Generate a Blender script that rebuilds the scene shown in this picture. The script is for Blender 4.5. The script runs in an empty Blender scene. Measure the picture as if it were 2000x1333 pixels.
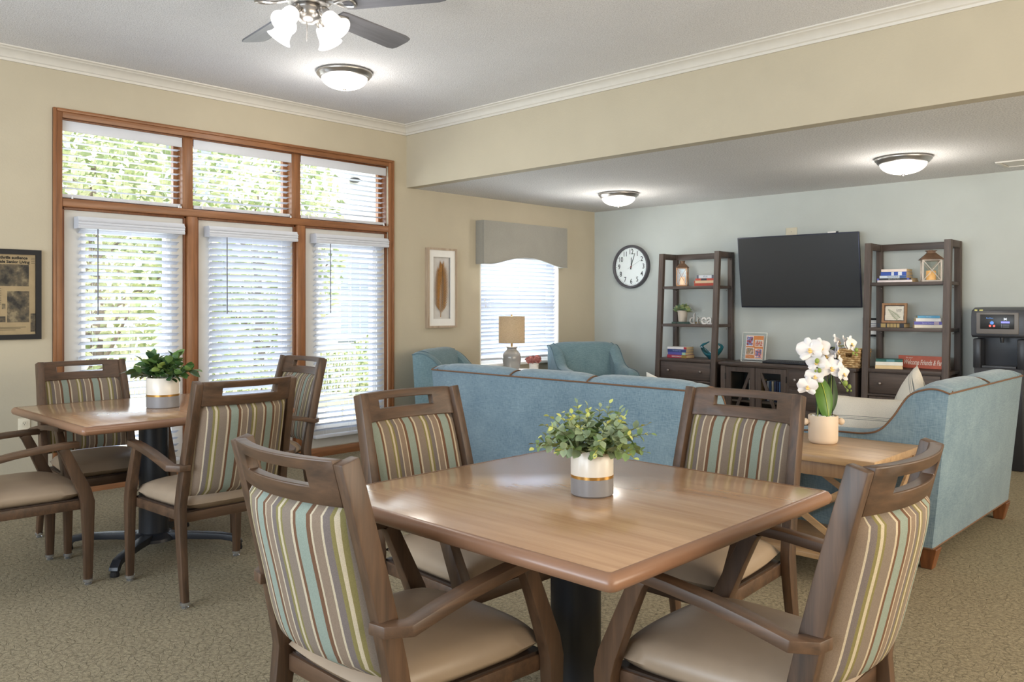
import bpy, bmesh, math, random
from math import pi, sin, cos, radians
from mathutils import Vector, Matrix, Euler
random.seed(7)
S = bpy.context.scene
COL = S.collection

# ------------------------------------------------------------------ camera, world, light, exposure
cam_d = bpy.data.cameras.new('camera'); cam = bpy.data.objects.new('camera', cam_d); COL.objects.link(cam)
cam.location = (6.0826, -7.7262, 1.295)
cam.rotation_euler = (pi/2, 0, radians(43.936))
cam_d.sensor_width = 36; cam_d.lens = 1609.3/2000*36
cam_d.shift_y = -69.65/2000
cam_d.clip_start = 0.05
S.camera = cam
S.view_settings.view_transform = 'Standard'; S.view_settings.look = 'None'
S.view_settings.gamma = 1; S.view_settings.use_curve_mapping = False
S.view_settings.exposure = 0.38
cy = S.cycles
cy.use_denoising = True; cy.max_bounces = 8; cy.diffuse_bounces = 5; cy.glossy_bounces = 4
cy.transmission_bounces = 6; cy.transparent_max_bounces = 12; cy.sample_clamp_indirect = 6; cy.caustics_reflective = False; cy.caustics_refractive = False

W = bpy.data.worlds.new('world'); S.world = W; W.use_nodes = True
wb = W.node_tree.nodes['Background']; wb.inputs[0].default_value = (0.92, 0.96, 1.0, 1); wb.inputs[1].default_value = 2.1

def light(name, kind, loc, rot, power, color, size=None, size_y=None, radius=None, angle=None):
    d = bpy.data.lights.new(name, kind); d.energy = power; d.color = color
    if kind == 'AREA':
        d.shape = 'RECTANGLE'; d.size = size; d.size_y = size_y
    if radius is not None: d.shadow_soft_size = radius
    if angle is not None: d.angle = angle
    o = bpy.data.objects.new(name, d); COL.objects.link(o); o.location = loc; o.rotation_euler = rot
    return o
# sun from the south-east, above the roof: it reaches the garden only
light('sun', 'SUN', (0, 0, 10), (radians(38), 0, radians(52)), 4.2, (1.0, 0.96, 0.88), angle=0.02)
# added fill lights by windowless south and east walls, tilted towards the ceiling
light('south_fill_light', 'AREA', (3.6, -10.9, 1.6), (radians(112), 0, 0), 280, (0.76, 0.88, 1.0), 5.2, 2.0)
light('east_fill_light', 'AREA', (8.9, -4.6, 1.6), (radians(112), 0, radians(90)), 235, (1.0, 0.88, 0.70), 5.6, 2.0)
# daylight pouring in at the two west windows
light('west_window_daylight', 'AREA', (-0.34, -4.44, 1.3), (radians(100), 0, radians(-90)), 70, (0.88, 0.94, 1.0), 2.6, 2.3)
light('side_window_daylight', 'AREA', (-0.34, -1.27, 1.25), (radians(90), 0, radians(-90)), 45, (0.90, 0.95, 1.0), 1.0, 1.2)

# ------------------------------------------------------------------ materials
def lin(c):
    c = c/255.0
    return c/12.92 if c <= 0.04045 else ((c+0.055)/1.055)**2.4
def rgb(t, k=1.0): return (lin(t[0])*k, lin(t[1])*k, lin(t[2])*k, 1)
class NT:
    def __init__(s, name):
        s.m = bpy.data.materials.new(name); s.m.use_nodes = True
        s.t = s.m.node_tree; s.b = s.t.nodes['Principled BSDF']; s.out = s.t.nodes['Material Output']
    def n(s, typ, **kw):
        x = s.t.nodes.new(typ)
        for k, v in kw.items(): setattr(x, k, v)
        return x
    def l(s, a, b): s.t.links.new(a, b)
    def coord(s, scale=(1, 1, 1), out='Object'):
        tc = s.n('ShaderNodeTexCoord'); mp = s.n('ShaderNodeMapping'); mp.inputs['Scale'].default_value = scale
        s.l(tc.outputs[out], mp.inputs['Vector']); return mp.outputs['Vector']
    def noise(s, vec, scale, detail=3, rough=0.5, dist=0.0):
        x = s.n('ShaderNodeTexNoise'); x.inputs['Scale'].default_value = scale; x.inputs['Detail'].default_value = detail
        x.inputs['Roughness'].default_value = rough; x.inputs['Distortion'].default_value = dist
        s.l(vec, x.inputs['Vector']); return x.outputs['Fac']
    def ramp(s, fac, stops, interp='LINEAR'):
        r = s.n('ShaderNodeValToRGB'); r.color_ramp.interpolation = interp
        e = r.color_ramp.elements
        e[0].position, e[0].color = stops[0][0], stops[0][1]
        e[1].position, e[1].color = stops[1][0], stops[1][1]
        for p, c in stops[2:]:
            k = e.new(p); k.color = c
        s.l(fac, r.inputs['Fac']); return r.outputs['Color']
    def bump(s, h, strength=0.3, dist=0.002):
        b = s.n('ShaderNodeBump'); b.inputs['Strength'].default_value = strength; b.inputs['Distance'].default_value = dist
        s.l(h, b.inputs['Height']); s.l(b.outputs['Normal'], s.b.inputs['Normal'])
    def set(s, rough=0.5, metal=0.0, spec=0.5, coat=0.0):
        s.b.inputs['Roughness'].default_value = rough; s.b.inputs['Metallic'].default_value = metal
        s.b.inputs['Specular IOR Level'].default_value = spec; s.b.inputs['Coat Weight'].default_value = coat
        s.b.inputs['Coat Roughness'].default_value = 0.16
        return s
def plain(name, c, rough=0.5, metal=0.0, var=0.06, nscale=18, bump=0.0, bscale=200, spec=0.5, coat=0.0):
    t = NT(name).set(rough, metal, spec, coat); v = t.coord()
    f = t.noise(v, nscale)
    t.l(t.ramp(f, [(0.3, rgb(c, 1-var)), (0.7, rgb(c, 1+var))]), t.b.inputs['Base Color'])
    if bump: t.bump(t.noise(v, bscale, 2), bump, 0.001)
    return t.m
def wood(name, c1, c2, axis='z', rough=0.4, scale=1.0, bump=0.12, coat=0.0, spec=0.5):
    t = NT(name).set(rough, 0, spec, coat)
    st = {'x': (0.07, 1, 1), 'y': (1, 0.07, 1), 'z': (1, 1, 0.07)}[axis]
    v = t.coord(tuple(k*scale for k in st))
    a = t.noise(v, 55, 6, 0.62, 0.4); b = t.noise(v, 14, 4, 0.55, 1.2)
    mx = t.n('ShaderNodeMix'); mx.data_type = 'FLOAT'; mx.inputs[0].default_value = 0.5
    t.l(a, mx.inputs[2]); t.l(b, mx.inputs[3])
    t.l(t.ramp(mx.outputs[0], [(0.34, rgb(c1)), (0.66, rgb(c2))]), t.b.inputs['Base Color'])
    t.bump(a, bump, 0.001)
    return t.m
def fabric(name, c1, c2, rough=0.9, scale=1.0, bump=0.25):
    t = NT(name).set(rough, 0, 0.2)
    v1 = t.coord((16*scale, 16*scale, 160*scale)); v2 = t.coord((170*scale, 170*scale, 14*scale)); v3 = t.coord()
    a = t.noise(v1, 2.0, 3); b = t.noise(v2, 2.0, 3); c = t.noise(v3, 6, 3)
    m = t.n('ShaderNodeMix'); m.data_type = 'FLOAT'; m.inputs[0].default_value = 0.5; t.l(a, m.inputs[2]); t.l(b, m.inputs[3])
    m2 = t.n('ShaderNodeMix'); m2.data_type = 'FLOAT'; m2.inputs[0].default_value = 0.25; t.l(m.outputs[0], m2.inputs[2]); t.l(c, m2.inputs[3])
    t.l(t.ramp(m2.outputs[0], [(0.36, rgb(c1)), (0.64, rgb(c2))]), t.b.inputs['Base Color'])
    t.b.inputs['Sheen Weight'].default_value = 0.25
    t.bump(m.outputs[0], bump, 0.001)
    return t.m
def emit(name, c, strength):
    t = NT(name); t.b.inputs['Base Color'].default_value = rgb(c); t.b.inputs['Roughness'].default_value = 0.3
    t.b.inputs['Emission Color'].default_value = rgb(c); t.b.inputs['Emission Strength'].default_value = strength
    return t.m
def stripes(name, stops, period, axis=0, offset=0.0, rough=0.92):
    """constant bands along one object axis; stops = [(start, colour)] within one period"""
    t = NT(name).set(rough, 0, 0.2); v = t.coord()
    sp = t.n('ShaderNodeSeparateXYZ'); t.l(v, sp.inputs[0])
    a = t.n('ShaderNodeMath', operation='MULTIPLY_ADD'); a.inputs[1].default_value = 1/period; a.inputs[2].default_value = 50.0+offset
    t.l(sp.outputs[axis], a.inputs[0])
    fr = t.n('ShaderNodeMath', operation='FRACT'); t.l(a.outputs[0], fr.inputs[0])
    c = t.ramp(fr.outputs[0], [(p, rgb(k)) for p, k in stops], 'CONSTANT')
    nz = t.noise(t.coord((1, 1, 1)), 420, 2)
    mm = t.n('ShaderNodeMix'); mm.data_type = 'RGBA'; mm.blend_type = 'MULTIPLY'; mm.inputs[0].default_value = 0.35
    t.l(c, mm.inputs[6]); t.l(t.ramp(nz, [(0.25, (0.55, 0.55, 0.55, 1)), (0.75, (1.25, 1.25, 1.25, 1))]), mm.inputs[7])
    t.l(mm.outputs[2], t.b.inputs['Base Color'])
    t.bump(nz, 0.25, 0.0008)
    return t.m
def glass(name, tint=(0.97, 0.985, 0.98), ior=1.45, rough=0.02):
    t = NT(name)
    tr = t.n('ShaderNodeBsdfTransparent'); tr.inputs[0].default_value = (*tint, 1)
    gl = t.n('ShaderNodeBsdfGlossy'); gl.inputs['Roughness'].default_value = rough
    mx = t.n('ShaderNodeMixShader'); fr = t.n('ShaderNodeFresnel'); fr.inputs[0].default_value = ior
    ge = t.n('ShaderNodeNewGeometry'); iv = t.n('ShaderNodeMath', operation='SUBTRACT'); iv.inputs[0].default_value = 1.0; t.l(ge.outputs['Backfacing'], iv.inputs[1])
    ml = t.n('ShaderNodeMath', operation='MULTIPLY'); t.l(fr.outputs[0], ml.inputs[0]); t.l(iv.outputs[0], ml.inputs[1])   # only the outer face of a pane reflects
    t.l(ml.outputs[0], mx.inputs[0]); t.l(tr.outputs[0], mx.inputs[1]); t.l(gl.outputs[0], mx.inputs[2]); t.l(mx.outputs[0], t.out.inputs['Surface'])
    return t.m
def textured_paint(name, c, scale, strength, dist, rough=0.85, var=0.03, speck=0.0):
    t = NT(name).set(rough, 0, 0.25); v = t.coord()
    f = t.noise(v, 3, 3); g = t.noise(v, scale, 3, 0.6)
    col = t.ramp(f, [(0.3, rgb(c, 1-var)), (0.7, rgb(c, 1+var))])
    if speck:
        mm = t.n('ShaderNodeMix'); mm.data_type = 'RGBA'; mm.blend_type = 'MULTIPLY'; mm.inputs[0].default_value = 1.0
        t.l(col, mm.inputs[6]); t.l(t.ramp(g, [(0.3, (1-speck,)*3+(1,)), (0.6, (1.0, 1.0, 1.0, 1))]), mm.inputs[7]); col = mm.outputs[2]
    t.l(col, t.b.inputs['Base Color'])
    t.bump(g, strength, dist)
    return t.m
M = {}
M['cream'] = textured_paint('cream_wall_paint', (188, 178, 157), 70, 0.25, 0.004)
M['green'] = textured_paint('sage_grey_wall_paint', (186, 191, 187), 70, 0.25, 0.004)
M['ceil'] = textured_paint('popcorn_ceiling', (230, 229, 231), 130, 0.7, 0.006, 0.95, 0.02, 0.30)
M['ceil2'] = textured_paint('popcorn_low_ceiling', (226, 224, 222), 95, 0.8, 0.008, 0.95, 0.02, 0.34)
M['trim'] = plain('cream_white_trim', (208, 203, 194), 0.45, var=0.02)
M['panel'] = plain('white_window_panel', (200, 198, 194), 0.55, var=0.02)
M['vinyl'] = plain('white_blind_vinyl', (206, 209, 217), 0.4, var=0.015)
M['oakx'] = wood('honey_oak_along', (112, 71, 41), (154, 103, 65), 'y', 0.38)
M['oakz'] = wood('honey_oak_upright', (112, 71, 41), (154, 103, 65), 'z', 0.38)
M['oakdark'] = wood('oak_stop_dark', (92, 52, 28), (128, 78, 44), 'z', 0.4)
M['cwz'] = wood('walnut_chair_upright', (58, 43, 32), (100, 74, 54), 'z', 0.46)
M['cwx'] = wood('walnut_chair_cross', (58, 43, 32), (100, 74, 54), 'x', 0.46)
M['cwy'] = wood('walnut_chair_arm', (58, 43, 32), (100, 74, 54), 'y', 0.46)
M['vinylseat'] = plain('taupe_vinyl', (154, 135, 115), 0.42, var=0.06, nscale=9, bump=0.08, bscale=300)
M['seatpipe'] = plain('dark_rail', (50, 36, 28), 0.5)
BR = (106, 78, 60); TL = (134, 144, 133); CR = (184, 171, 148); TP = (130, 113, 98); OL = (124, 115, 74); GP = (112, 102, 98); TG = (126, 113, 101)
M['stripe'] = stripes('striped_upholstery', [(0, BR), (0.07, TL), (0.265, BR), (0.32, CR), (0.365, TG), (0.55, OL), (0.59, CR), (0.645, OL), (0.70, GP), (0.80, CR), (0.83, TP), (0.965, CR)], -0.167, 0, 0.736)
M['stripe2'] = stripes('striped_upholstery_shifted', [(0, BR), (0.07, TL), (0.265, BR), (0.32, CR), (0.365, TG), (0.55, OL), (0.59, CR), (0.645, OL), (0.70, GP), (0.80, CR), (0.83, TP), (0.965, CR)], -0.167, 0, 0.23)
M['laminate'] = wood('maple_laminate', (160, 123, 92), (192, 157, 122), 'x', 0.20, 0.6, 0.015, coat=0.5, spec=0.6)
M['edge'] = plain('brown_vinyl_edge', (136, 100, 77), 0.32, var=0.03)
M['black'] = plain('black_powder_coat', (34, 36, 42), 0.38, var=0.05)
M['chrome'] = plain('clear_chrome_glide', (205, 208, 215), 0.15, 0.9, var=0.02)
M['sofa'] = fabric('blue_teal_weave', (92, 116, 132), (133, 154, 164))
M['piping'] = plain('brown_piping', (112, 82, 60), 0.7)
M['sofaleg'] = wood('walnut_sofa_leg', (86, 50, 28), (132, 84, 50), 'z', 0.4)
M['dkz'] = wood('espresso_wood_upright', (58, 48, 44), (92, 78, 70), 'z', 0.5)
M['dkx'] = wood('espresso_wood_cross', (58, 48, 44), (92, 78, 70), 'x', 0.5)
M['knob'] = plain('pewter_knob', (150, 141, 136), 0.3, 0.7)
M['dark'] = plain('dark_interior', (22, 20, 20), 0.8)
M['oaktable'] = wood('light_oak_tabletop', (146, 116, 86), (190, 158, 120), 'x', 0.38)
M['oaktablez'] = wood('grey_oak_frame', (132, 104, 80), (164, 134, 104), 'z', 0.45)
M['nickel'] = plain('brushed_nickel', (176, 172, 168), 0.28, 0.9, var=0.05)
M['lamp_glass'] = emit('lit_frosted_glass', (255, 250, 240), 0.95)
M['fan_glass'] = emit('lit_fan_glass', (246, 245, 244), 0.46)
M['glass'] = glass('window_glass'); M['picglass'] = glass('non_glare_picture_glass', ior=1.10, rough=0.15)
M['white'] = plain('white_gloss', (240, 238, 234), 0.3, var=0.015)
M['matwhite'] = plain('white_mat', (232, 230, 226), 0.85, var=0.015)
M['screen'] = plain('black_screen', (40, 40, 41), 0.34, var=0.02, spec=0.5)
M['bezel'] = plain('dark_bezel', (44, 46, 62), 0.3, 0.4)

# ------------------------------------------------------------------ mesh helpers
class B:
    def __init__(s): s.bm = bmesh.new()
    def box(s, c, size, rot=None, bevel=0.0, seg=2):
        r = bmesh.ops.create_cube(s.bm, size=1.0)
        vs = r['verts']; bmesh.ops.scale(s.bm, vec=Vector(size), verts=vs)
        if bevel:
            es = list({e for v in vs for e in v.link_edges})
            g = bmesh.ops.bevel(s.bm, geom=es, offset=min(bevel, min(size)*0.49), segments=seg, profile=0.5, affect='EDGES')
            vs = list({v for f in g['faces'] for v in f.verts} | {v for v in vs if v.is_valid})
        mt = Matrix.Translation(Vector(c))
        if rot: mt = mt @ Euler(rot).to_matrix().to_4x4()
        bmesh.ops.transform(s.bm, matrix=mt, verts=vs)
        return s
    def b2(s, lo, hi, bevel=0.0, seg=2):
        return s.box([(a+b)/2 for a, b in zip(lo, hi)], [abs(b-a) for a, b in zip(lo, hi)], None, bevel, seg)
    def loft(s, rings, closed=True, caps=True):
        vv = [[s.bm.verts.new(p) for p in r] for r in rings]; n = len(rings[0])
        for a, b in zip(vv, vv[1:]):
            for i in range(n if closed else n-1):
                j = (i+1) % n
                s.bm.faces.new((a[i], a[j], b[j], b[i]))
        if caps and closed:
            s.bm.faces.new(list(reversed(vv[0]))); s.bm.faces.new(vv[-1])
        return s
    def prism(s, pts, axis, a, b):
        """polygon extruded along an axis; pts in the two other axes, in order"""
        def mk(p, k):
            return {'x': (k, p[0], p[1]), 'y': (p[0], k, p[1]), 'z': (p[0], p[1], k)}[axis]
        return s.loft([[mk(p, a) for p in pts], [mk(p, b) for p in pts]])
    def beam(s, path):
        """path of (centre, half_u, half_v, udir); rectangular section swept along the centres"""
        rings = []; cs = [Vector(p[0]) for p in path]
        for i, (c, hu, hv, u) in enumerate(path):
            t = (cs[min(i+1, len(cs)-1)] - cs[max(i-1, 0)]).normalized()
            u = Vector(u); u = (u - t*u.dot(t)).normalized(); v = t.cross(u)
            c = Vector(c)
            rings.append([c+u*hu+v*hv, c-u*hu+v*hv, c-u*hu-v*hv, c+u*hu-v*hv])
        return s.loft(rings)
    def lathe(s, prof, seg=24, c=(0, 0, 0), cap=True):
        rings = [[(c[0]+r*cos(2*pi*i/seg), c[1]+r*sin(2*pi*i/seg), c[2]+z) for i in range(seg)] for r, z in prof]
        return s.loft(rings, True, cap)
    def tube(s, pts, r, seg=8, cap=True):
        pts = [Vector(p) for p in pts]; rings = []; up = None
        for i, p in enumerate(pts):
            t = (pts[min(i+1, len(pts)-1)] - pts[max(i-1, 0)]).normalized()
            if up is None: up = t.orthogonal().normalized()
            up = (up - t*up.dot(t)).normalized(); v = t.cross(up)
            rr = r[i] if isinstance(r, (list, tuple)) else r
            rings.append([p+(up*cos(2*pi*k/seg)+v*sin(2*pi*k/seg))*rr for k in range(seg)])
        return s.loft(rings, True, cap)
    def ball(s, c, r, sc=(1, 1, 1), seg=12):
        g = bmesh.ops.create_uvsphere(s.bm, u_segments=seg, v_segments=max(6, seg//2+2), radius=r)
        bmesh.ops.scale(s.bm, vec=Vector(sc), verts=g['verts']); bmesh.ops.translate(s.bm, vec=Vector(c), verts=g['verts'])
        return s
    def grid(s, f, nu, nv, wrap=False):
        vv = [[s.bm.verts.new(f(i/nu, j/nv)) for i in range(nu+1)] for j in range(nv+1)]
        for j in range(nv):
            for i in range(nu):
                s.bm.faces.new((vv[j][i], vv[j][i+1], vv[j+1][i+1], vv[j+1][i]))
        return s
    def pillow(s, fn, nu=14, nv=14):
        """closed two-sided grid: fn(u,v,side) with u,v in -1..1; both sides meet on the rim"""
        top = [[s.bm.verts.new(fn(-1+2*i/nu, -1+2*j/nv, 1)) for i in range(nu+1)] for j in range(nv+1)]
        bot = [[(top[j][i] if i in (0, nu) or j in (0, nv) else s.bm.verts.new(fn(-1+2*i/nu, -1+2*j/nv, -1))) for i in range(nu+1)] for j in range(nv+1)]
        for j in range(nv):
            for i in range(nu):
                s.bm.faces.new((top[j][i], top[j][i+1], top[j+1][i+1], top[j+1][i]))
                s.bm.faces.new((bot[j][i], bot[j+1][i], bot[j+1][i+1], bot[j][i+1]))
        return s
    def sharp_bevel(s, off, seg=2, ang=35):
        bmesh.ops.recalc_face_normals(s.bm, faces=s.bm.faces)
        es = [e for e in s.bm.edges if len(e.link_faces) == 2 and e.calc_face_angle(0) > radians(ang)]
        bmesh.ops.bevel(s.bm, geom=es, offset=off, segments=seg, profile=0.5, affect='EDGES', clamp_overlap=True)
        return s
    def mesh(s, name, mat, smooth=35):
        bmesh.ops.recalc_face_normals(s.bm, faces=s.bm.faces)
        me = bpy.data.meshes.new(name); s.bm.to_mesh(me); s.bm.free()
        for m in (mat if isinstance(mat, list) else [mat]): me.materials.append(m)
        if smooth:
            for p in me.polygons: p.use_smooth = True
            try: me.set_sharp_from_angle(angle=radians(smooth if smooth != 35 else 24))
            except Exception: pass
        return me
    def done(s, name, mat, parent=None, smooth=35, loc=None, rot=None):
        return link(name, s.mesh(name, mat, smooth), parent, loc, rot)
def link(name, me, parent=None, loc=None, rot=None, scale=None):
    o = bpy.data.objects.new(name, me); COL.objects.link(o)
    if parent: o.parent = parent
    if loc is not None: o.location = loc
    if rot is not None: o.rotation_euler = rot
    if scale is not None: o.scale = scale
    return o
def tag(o, label, cat, group=None, kind=None):
    o['label'] = label; o['category'] = cat
    if group: o['group'] = group
    if kind: o['kind'] = kind
    return o
def thing(name, label, cat, loc=(0, 0, 0), rz=0.0, group=None, rot=None):
    o = bpy.data.objects.new(name, None); COL.objects.link(o); o.empty_display_size = 0.05
    o.location = loc; o.rotation_euler = rot if rot else (0, 0, rz)
    return tag(o, label, cat, group)
def struct(o): o['kind'] = 'structure'; return o
def sroot(name, loc=(0, 0, 0)):
    o = bpy.data.objects.new(name, None); COL.objects.link(o); o.location = loc; o['kind'] = 'structure'; return o
def copy_tree(root, parent=None):
    c = root.copy(); COL.objects.link(c)
    if parent: c.parent = parent
    for ch in root.children: copy_tree(ch, c)
    return c
def text(name, s, size, mat, parent, loc, rot, align='CENTER', extrude=0.0005, shear=0.0, offset=0.0, sx=1.0):
    cu = bpy.data.curves.new(name, 'FONT'); cu.body = s; cu.size = size; cu.align_x = align; cu.align_y = 'CENTER'
    cu.extrude = extrude; cu.shear = shear; cu.offset = offset; cu.resolution_u = 3; cu.materials.append(mat)
    o = to_mesh(cu, name, parent, loc, rot); o.scale = (sx, 1, 1); return o
def to_mesh(cu, name, parent, loc, rot):
    """a font curve turned into a plain mesh object"""
    tmp = bpy.data.objects.new(name, cu); COL.objects.link(tmp)
    me = bpy.data.meshes.new_from_object(tmp, depsgraph=bpy.context.evaluated_depsgraph_get())
    bpy.data.objects.remove(tmp); me.name = name
    return link(name, me, parent, loc, rot)
def cells(b, plane, us, zs, holes, t0, t1):
    """wall slab of boxes on a grid, leaving rectangular holes; plane 'x' or 'y'"""
    us = sorted(set(us)); zs = sorted(set(zs))
    for u0, u1 in zip(us, us[1:]):
        for z0, z1 in zip(zs, zs[1:]):
            mu, mz = (u0+u1)/2, (z0+z1)/2
            if any(h[0] < mu < h[1] and h[2] < mz < h[3] for h in holes): continue
            if plane == 'x': b.b2((t0, u0, z0), (t1, u1, z1))
            else: b.b2((u0, t0, z0), (u1, t1, z1))
    return b

# ------------------------------------------------------------------ room shell
X1, Y0, ZH, ZL, BULK = 9.2, -11.2, 2.97, 2.40, -2.842
def carpet_mat():
    t = NT('olive_taupe_loop_carpet').set(0.97, 0, 0.1)
    v = t.coord()
    wv = t.n('ShaderNodeVectorMath', operation='ADD')
    nz = t.n('ShaderNodeTexNoise'); nz.inputs['Scale'].default_value = 5; t.l(v, nz.inputs['Vector'])
    sc = t.n('ShaderNodeVectorMath', operation='SCALE'); sc.inputs['Scale'].default_value = 0.22; t.l(nz.outputs['Color'], sc.inputs[0])
    t.l(v, wv.inputs[0]); t.l(sc.outputs[0], wv.inputs[1])
    vo = t.n('ShaderNodeTexVoronoi', feature='DISTANCE_TO_EDGE'); vo.inputs['Scale'].default_value = 24; t.l(wv.outputs[0], vo.inputs['Vector'])
    fine = t.noise(v, 330, 3, 0.7); mid = t.noise(v, 70, 4, 0.65)
    line = t.ramp(vo.outputs['Distance'], [(0.0, (0, 0, 0, 1)), (0.06, (1, 1, 1, 1))])
    a = t.ramp(fine, [(0.25, rgb((112, 102, 84))), (0.75, rgb((200, 186, 156)))])
    m1 = t.n('ShaderNodeMix'); m1.data_type = 'RGBA'; m1.blend_type = 'MULTIPLY'; m1.inputs[0].default_value = 1.0
    t.l(a, m1.inputs[6]); t.l(t.ramp(mid, [(0.35, (0.62, 0.62, 0.62, 1)), (0.62, (1.12, 1.12, 1.12, 1))]), m1.inputs[7])
    m2 = t.n('ShaderNodeMix'); m2.data_type = 'RGBA'; m2.blend_type = 'MULTIPLY'; m2.inputs[0].default_value = 0.28
    t.l(m1.outputs[2], m2.inputs[6]); t.l(line, m2.inputs[7])
    t.l(m2.outputs[2], t.b.inputs['Base Color'])
    ad = t.n('ShaderNodeMath', operation='MULTIPLY_ADD'); ad.inputs[1].default_value = 0.5
    sp = t.n('ShaderNodeSeparateColor'); t.l(line, sp.inputs[0]); t.l(sp.outputs[0], ad.inputs[0]); t.l(fine, ad.inputs[2])
    t.bump(ad.outputs[0], 0.75, 0.008)
    return t.m
struct(B().b2((-0.16, Y0-0.16, -0.12), (X1+0.16, 0.16, 0)).done('floor', carpet_mat(), smooth=0))
struct(B().b2((-0.16, Y0-0.16, ZH), (X1+0.16, BULK+0.3, ZH+0.16)).done('ceiling', M['ceil'], smooth=0))
struct(B().b2((0, BULK+0.02, ZL), (X1, 0, ZL+0.12)).done('ceiling_lower', M['ceil2'], smooth=0))
struct(B().b2((0, BULK, ZL), (X1, BULK+0.1, ZH)).done('wall_bulkhead', M['cream'], smooth=0))
struct(B().b2((-0.16, 0, 0), (X1+0.16, 0.16, ZH)).done('wall_north', M['green'], smooth=0))
struct(B().b2((X1, Y0, 0), (X1+0.16, 0, ZH)).done('wall_east', M['cream'], smooth=0))
struct(B().b2((-0.16, Y0-0.16, 0), (X1+0.16, Y0, ZH)).done('wall_south', M['cream'], smooth=0))
H1 = (-5.82, -3.06, 0.075, 2.575); H2 = (-1.885, -0.655, 0.68, 1.86)
struct(cells(B(), 'x', [Y0, H1[0], H1[1], H2[0], H2[1], 0], [0, H1[2], H2[2], H2[3], H1[3], ZH], [H1, H2], -0.16, 0).done('wall_west', M['cream'], smooth=0))
struct(B().b2((-0.16, BULK+0.3, ZH), (X1+0.16, 0.16, ZH+0.16)).done('ceiling_roof', M['ceil'], smooth=0))
# crown moulding
prof = [(0, 2.887), (0.014, 2.887), (0.017, 2.902), (0.026, 2.908), (0.030, 2.918), (0.040, 2.932), (0.054, 2.944), (0.072, 2.950), (0.078, 2.957), (0.092, 2.962), (0.094, 2.97), (0, 2.97)]
struct(B().prism(prof, 'y', Y0, BULK).done('trim_1', M['trim'], smooth=25))
struct(B().prism([(BULK-p[0], p[1]) for p in prof], 'x', 0, X1).done('trim_2', M['trim'], smooth=25))
# baseboards of oak
bp = [(0, 0), (0.016, 0), (0.016, 0.058), (0.010, 0.072), (0, 0.075)]
struct(B().prism(bp, 'y', Y0, 0).done('baseboard_west', M['oakx'], smooth=25))
struct(B().prism([(-p[0], p[1]) for p in bp], 'x', 0, X1).done('baseboard_north', M['dkx'], smooth=25))

# ------------------------------------------------------------------ window_1: the large oak window
w1 = sroot('window_1')
def wp(name, lo, hi, mat, bevel=0.004, parent=w1): return B().b2(lo, hi, bevel).done(name, mat, parent)
CY0, CY1, CZ = -5.878, -3.000, 2.632
for n, y0, y1 in (('side_casing', CY0, -5.818), ('side_casing', -3.060, CY1)):
    b = B().b2((-0.002, y0, 0.0), (0.016, y1, CZ), 0.005)
    oy = (y0, y0+0.022) if y0 < -5 else (y1-0.022, y1)
    b.b2((-0.002, oy[0], 0.0), (0.025, oy[1], CZ), 0.007).done(n, M['oakz'], w1)
B().b2((-0.003, -5.819, 2.570), (0.0155, -3.059, CZ-0.0005), 0.004).b2((-0.003, -5.857, CZ-0.024), (0.0256, -3.021, CZ+0.0004), 0.007).done('head_casing', M['oakx'], w1)
wp('middle_rail', (-0.14, -5.818, 1.968), (0.014, -3.060, 2.024), M['oakx'], 0.006)
for y0, y1, z1 in ((-4.950, -4.872, 1.968), (-4.013, -3.936, 1.968)): wp('mullion', (-0.14, y0, 0.0), (0.014, y1, z1), M['oakz'], 0.006)
for y0, y1 in ((-4.975, -4.893), (-4.045, -3.962)): wp('transom_post', (-0.14, y0, 2.02), (-0.020, y1, 2.575), M['oakz'], 0.004)
for lo, hi in (((-0.15, -5.835, 0), (-0.02, -5.815, 2.575)), ((-0.15, -3.063, 0), (-0.02, -3.045, 2.575)), ((-0.15, -5.82, 2.560), (-0.02, -3.06, 2.580))): wp('jamb', lo, hi, M['oakdark'], 0.002)
PAN = [(-5.818, -4.950, (-5.685, -5.055)), (-4.872, -4.013, (-4.76, -4.085)), (-3.936, -3.060, (-3.80, -3.16))]
ZP0, ZP1 = 0.22, 1.84
for y0, y1, (a, c) in PAN:
    for lo, hi in (((-0.045, y0, 0.07), (-0.012, y0+0.020, 1.968)), ((-0.045, y1-0.020, 0.07), (-0.012, y1, 1.968))): wp('stop_strip', lo, hi, M['oakdark'], 0.004)
    wp('stop_strip', (-0.045, y0, 1.950), (-0.012, y1, 1.970), M['oakdark'], 0.004)
    cells(B(), 'x', [y0, a, c, y1], [0.07, ZP0, ZP1, 1.968], [(a, c, ZP0, ZP1)], -0.06, -0.03).done('white_panel', M['panel'], w1, 0)
    sf = cells(B(), 'x', [a-0.02, a+0.035, c-0.035, c+0.02], [ZP0-0.02, ZP0+0.045, ZP1-0.04, ZP1+0.02], [(a+0.035, c-0.035, ZP0+0.045, ZP1-0.04)], -0.11, -0.055).done('sash', M['white'], w1, 0)
    B().b2((-0.090, a+0.03, ZP0+0.04), (-0.084, c-0.03, ZP1-0.035)).done('pane', M['glass'], sf, 0)
for y0, y1 in ((-5.818, -4.975), (-4.893, -4.045), (-3.962, -3.060)):
    sf = cells(B(), 'x', [y0, y0+0.035, y1-0.035, y1], [2.02, 2.05, 2.54, 2.575], [(y0+0.035, y1-0.035, 2.05, 2.54)], -0.14, -0.10).done('transom_sash', M['oakz'], w1, 0)
    B().b2((-0.123, y0+0.03, 2.045), (-0.117, y1-0.03, 2.545)).done('pane', M['glass'], sf, 0)
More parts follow.
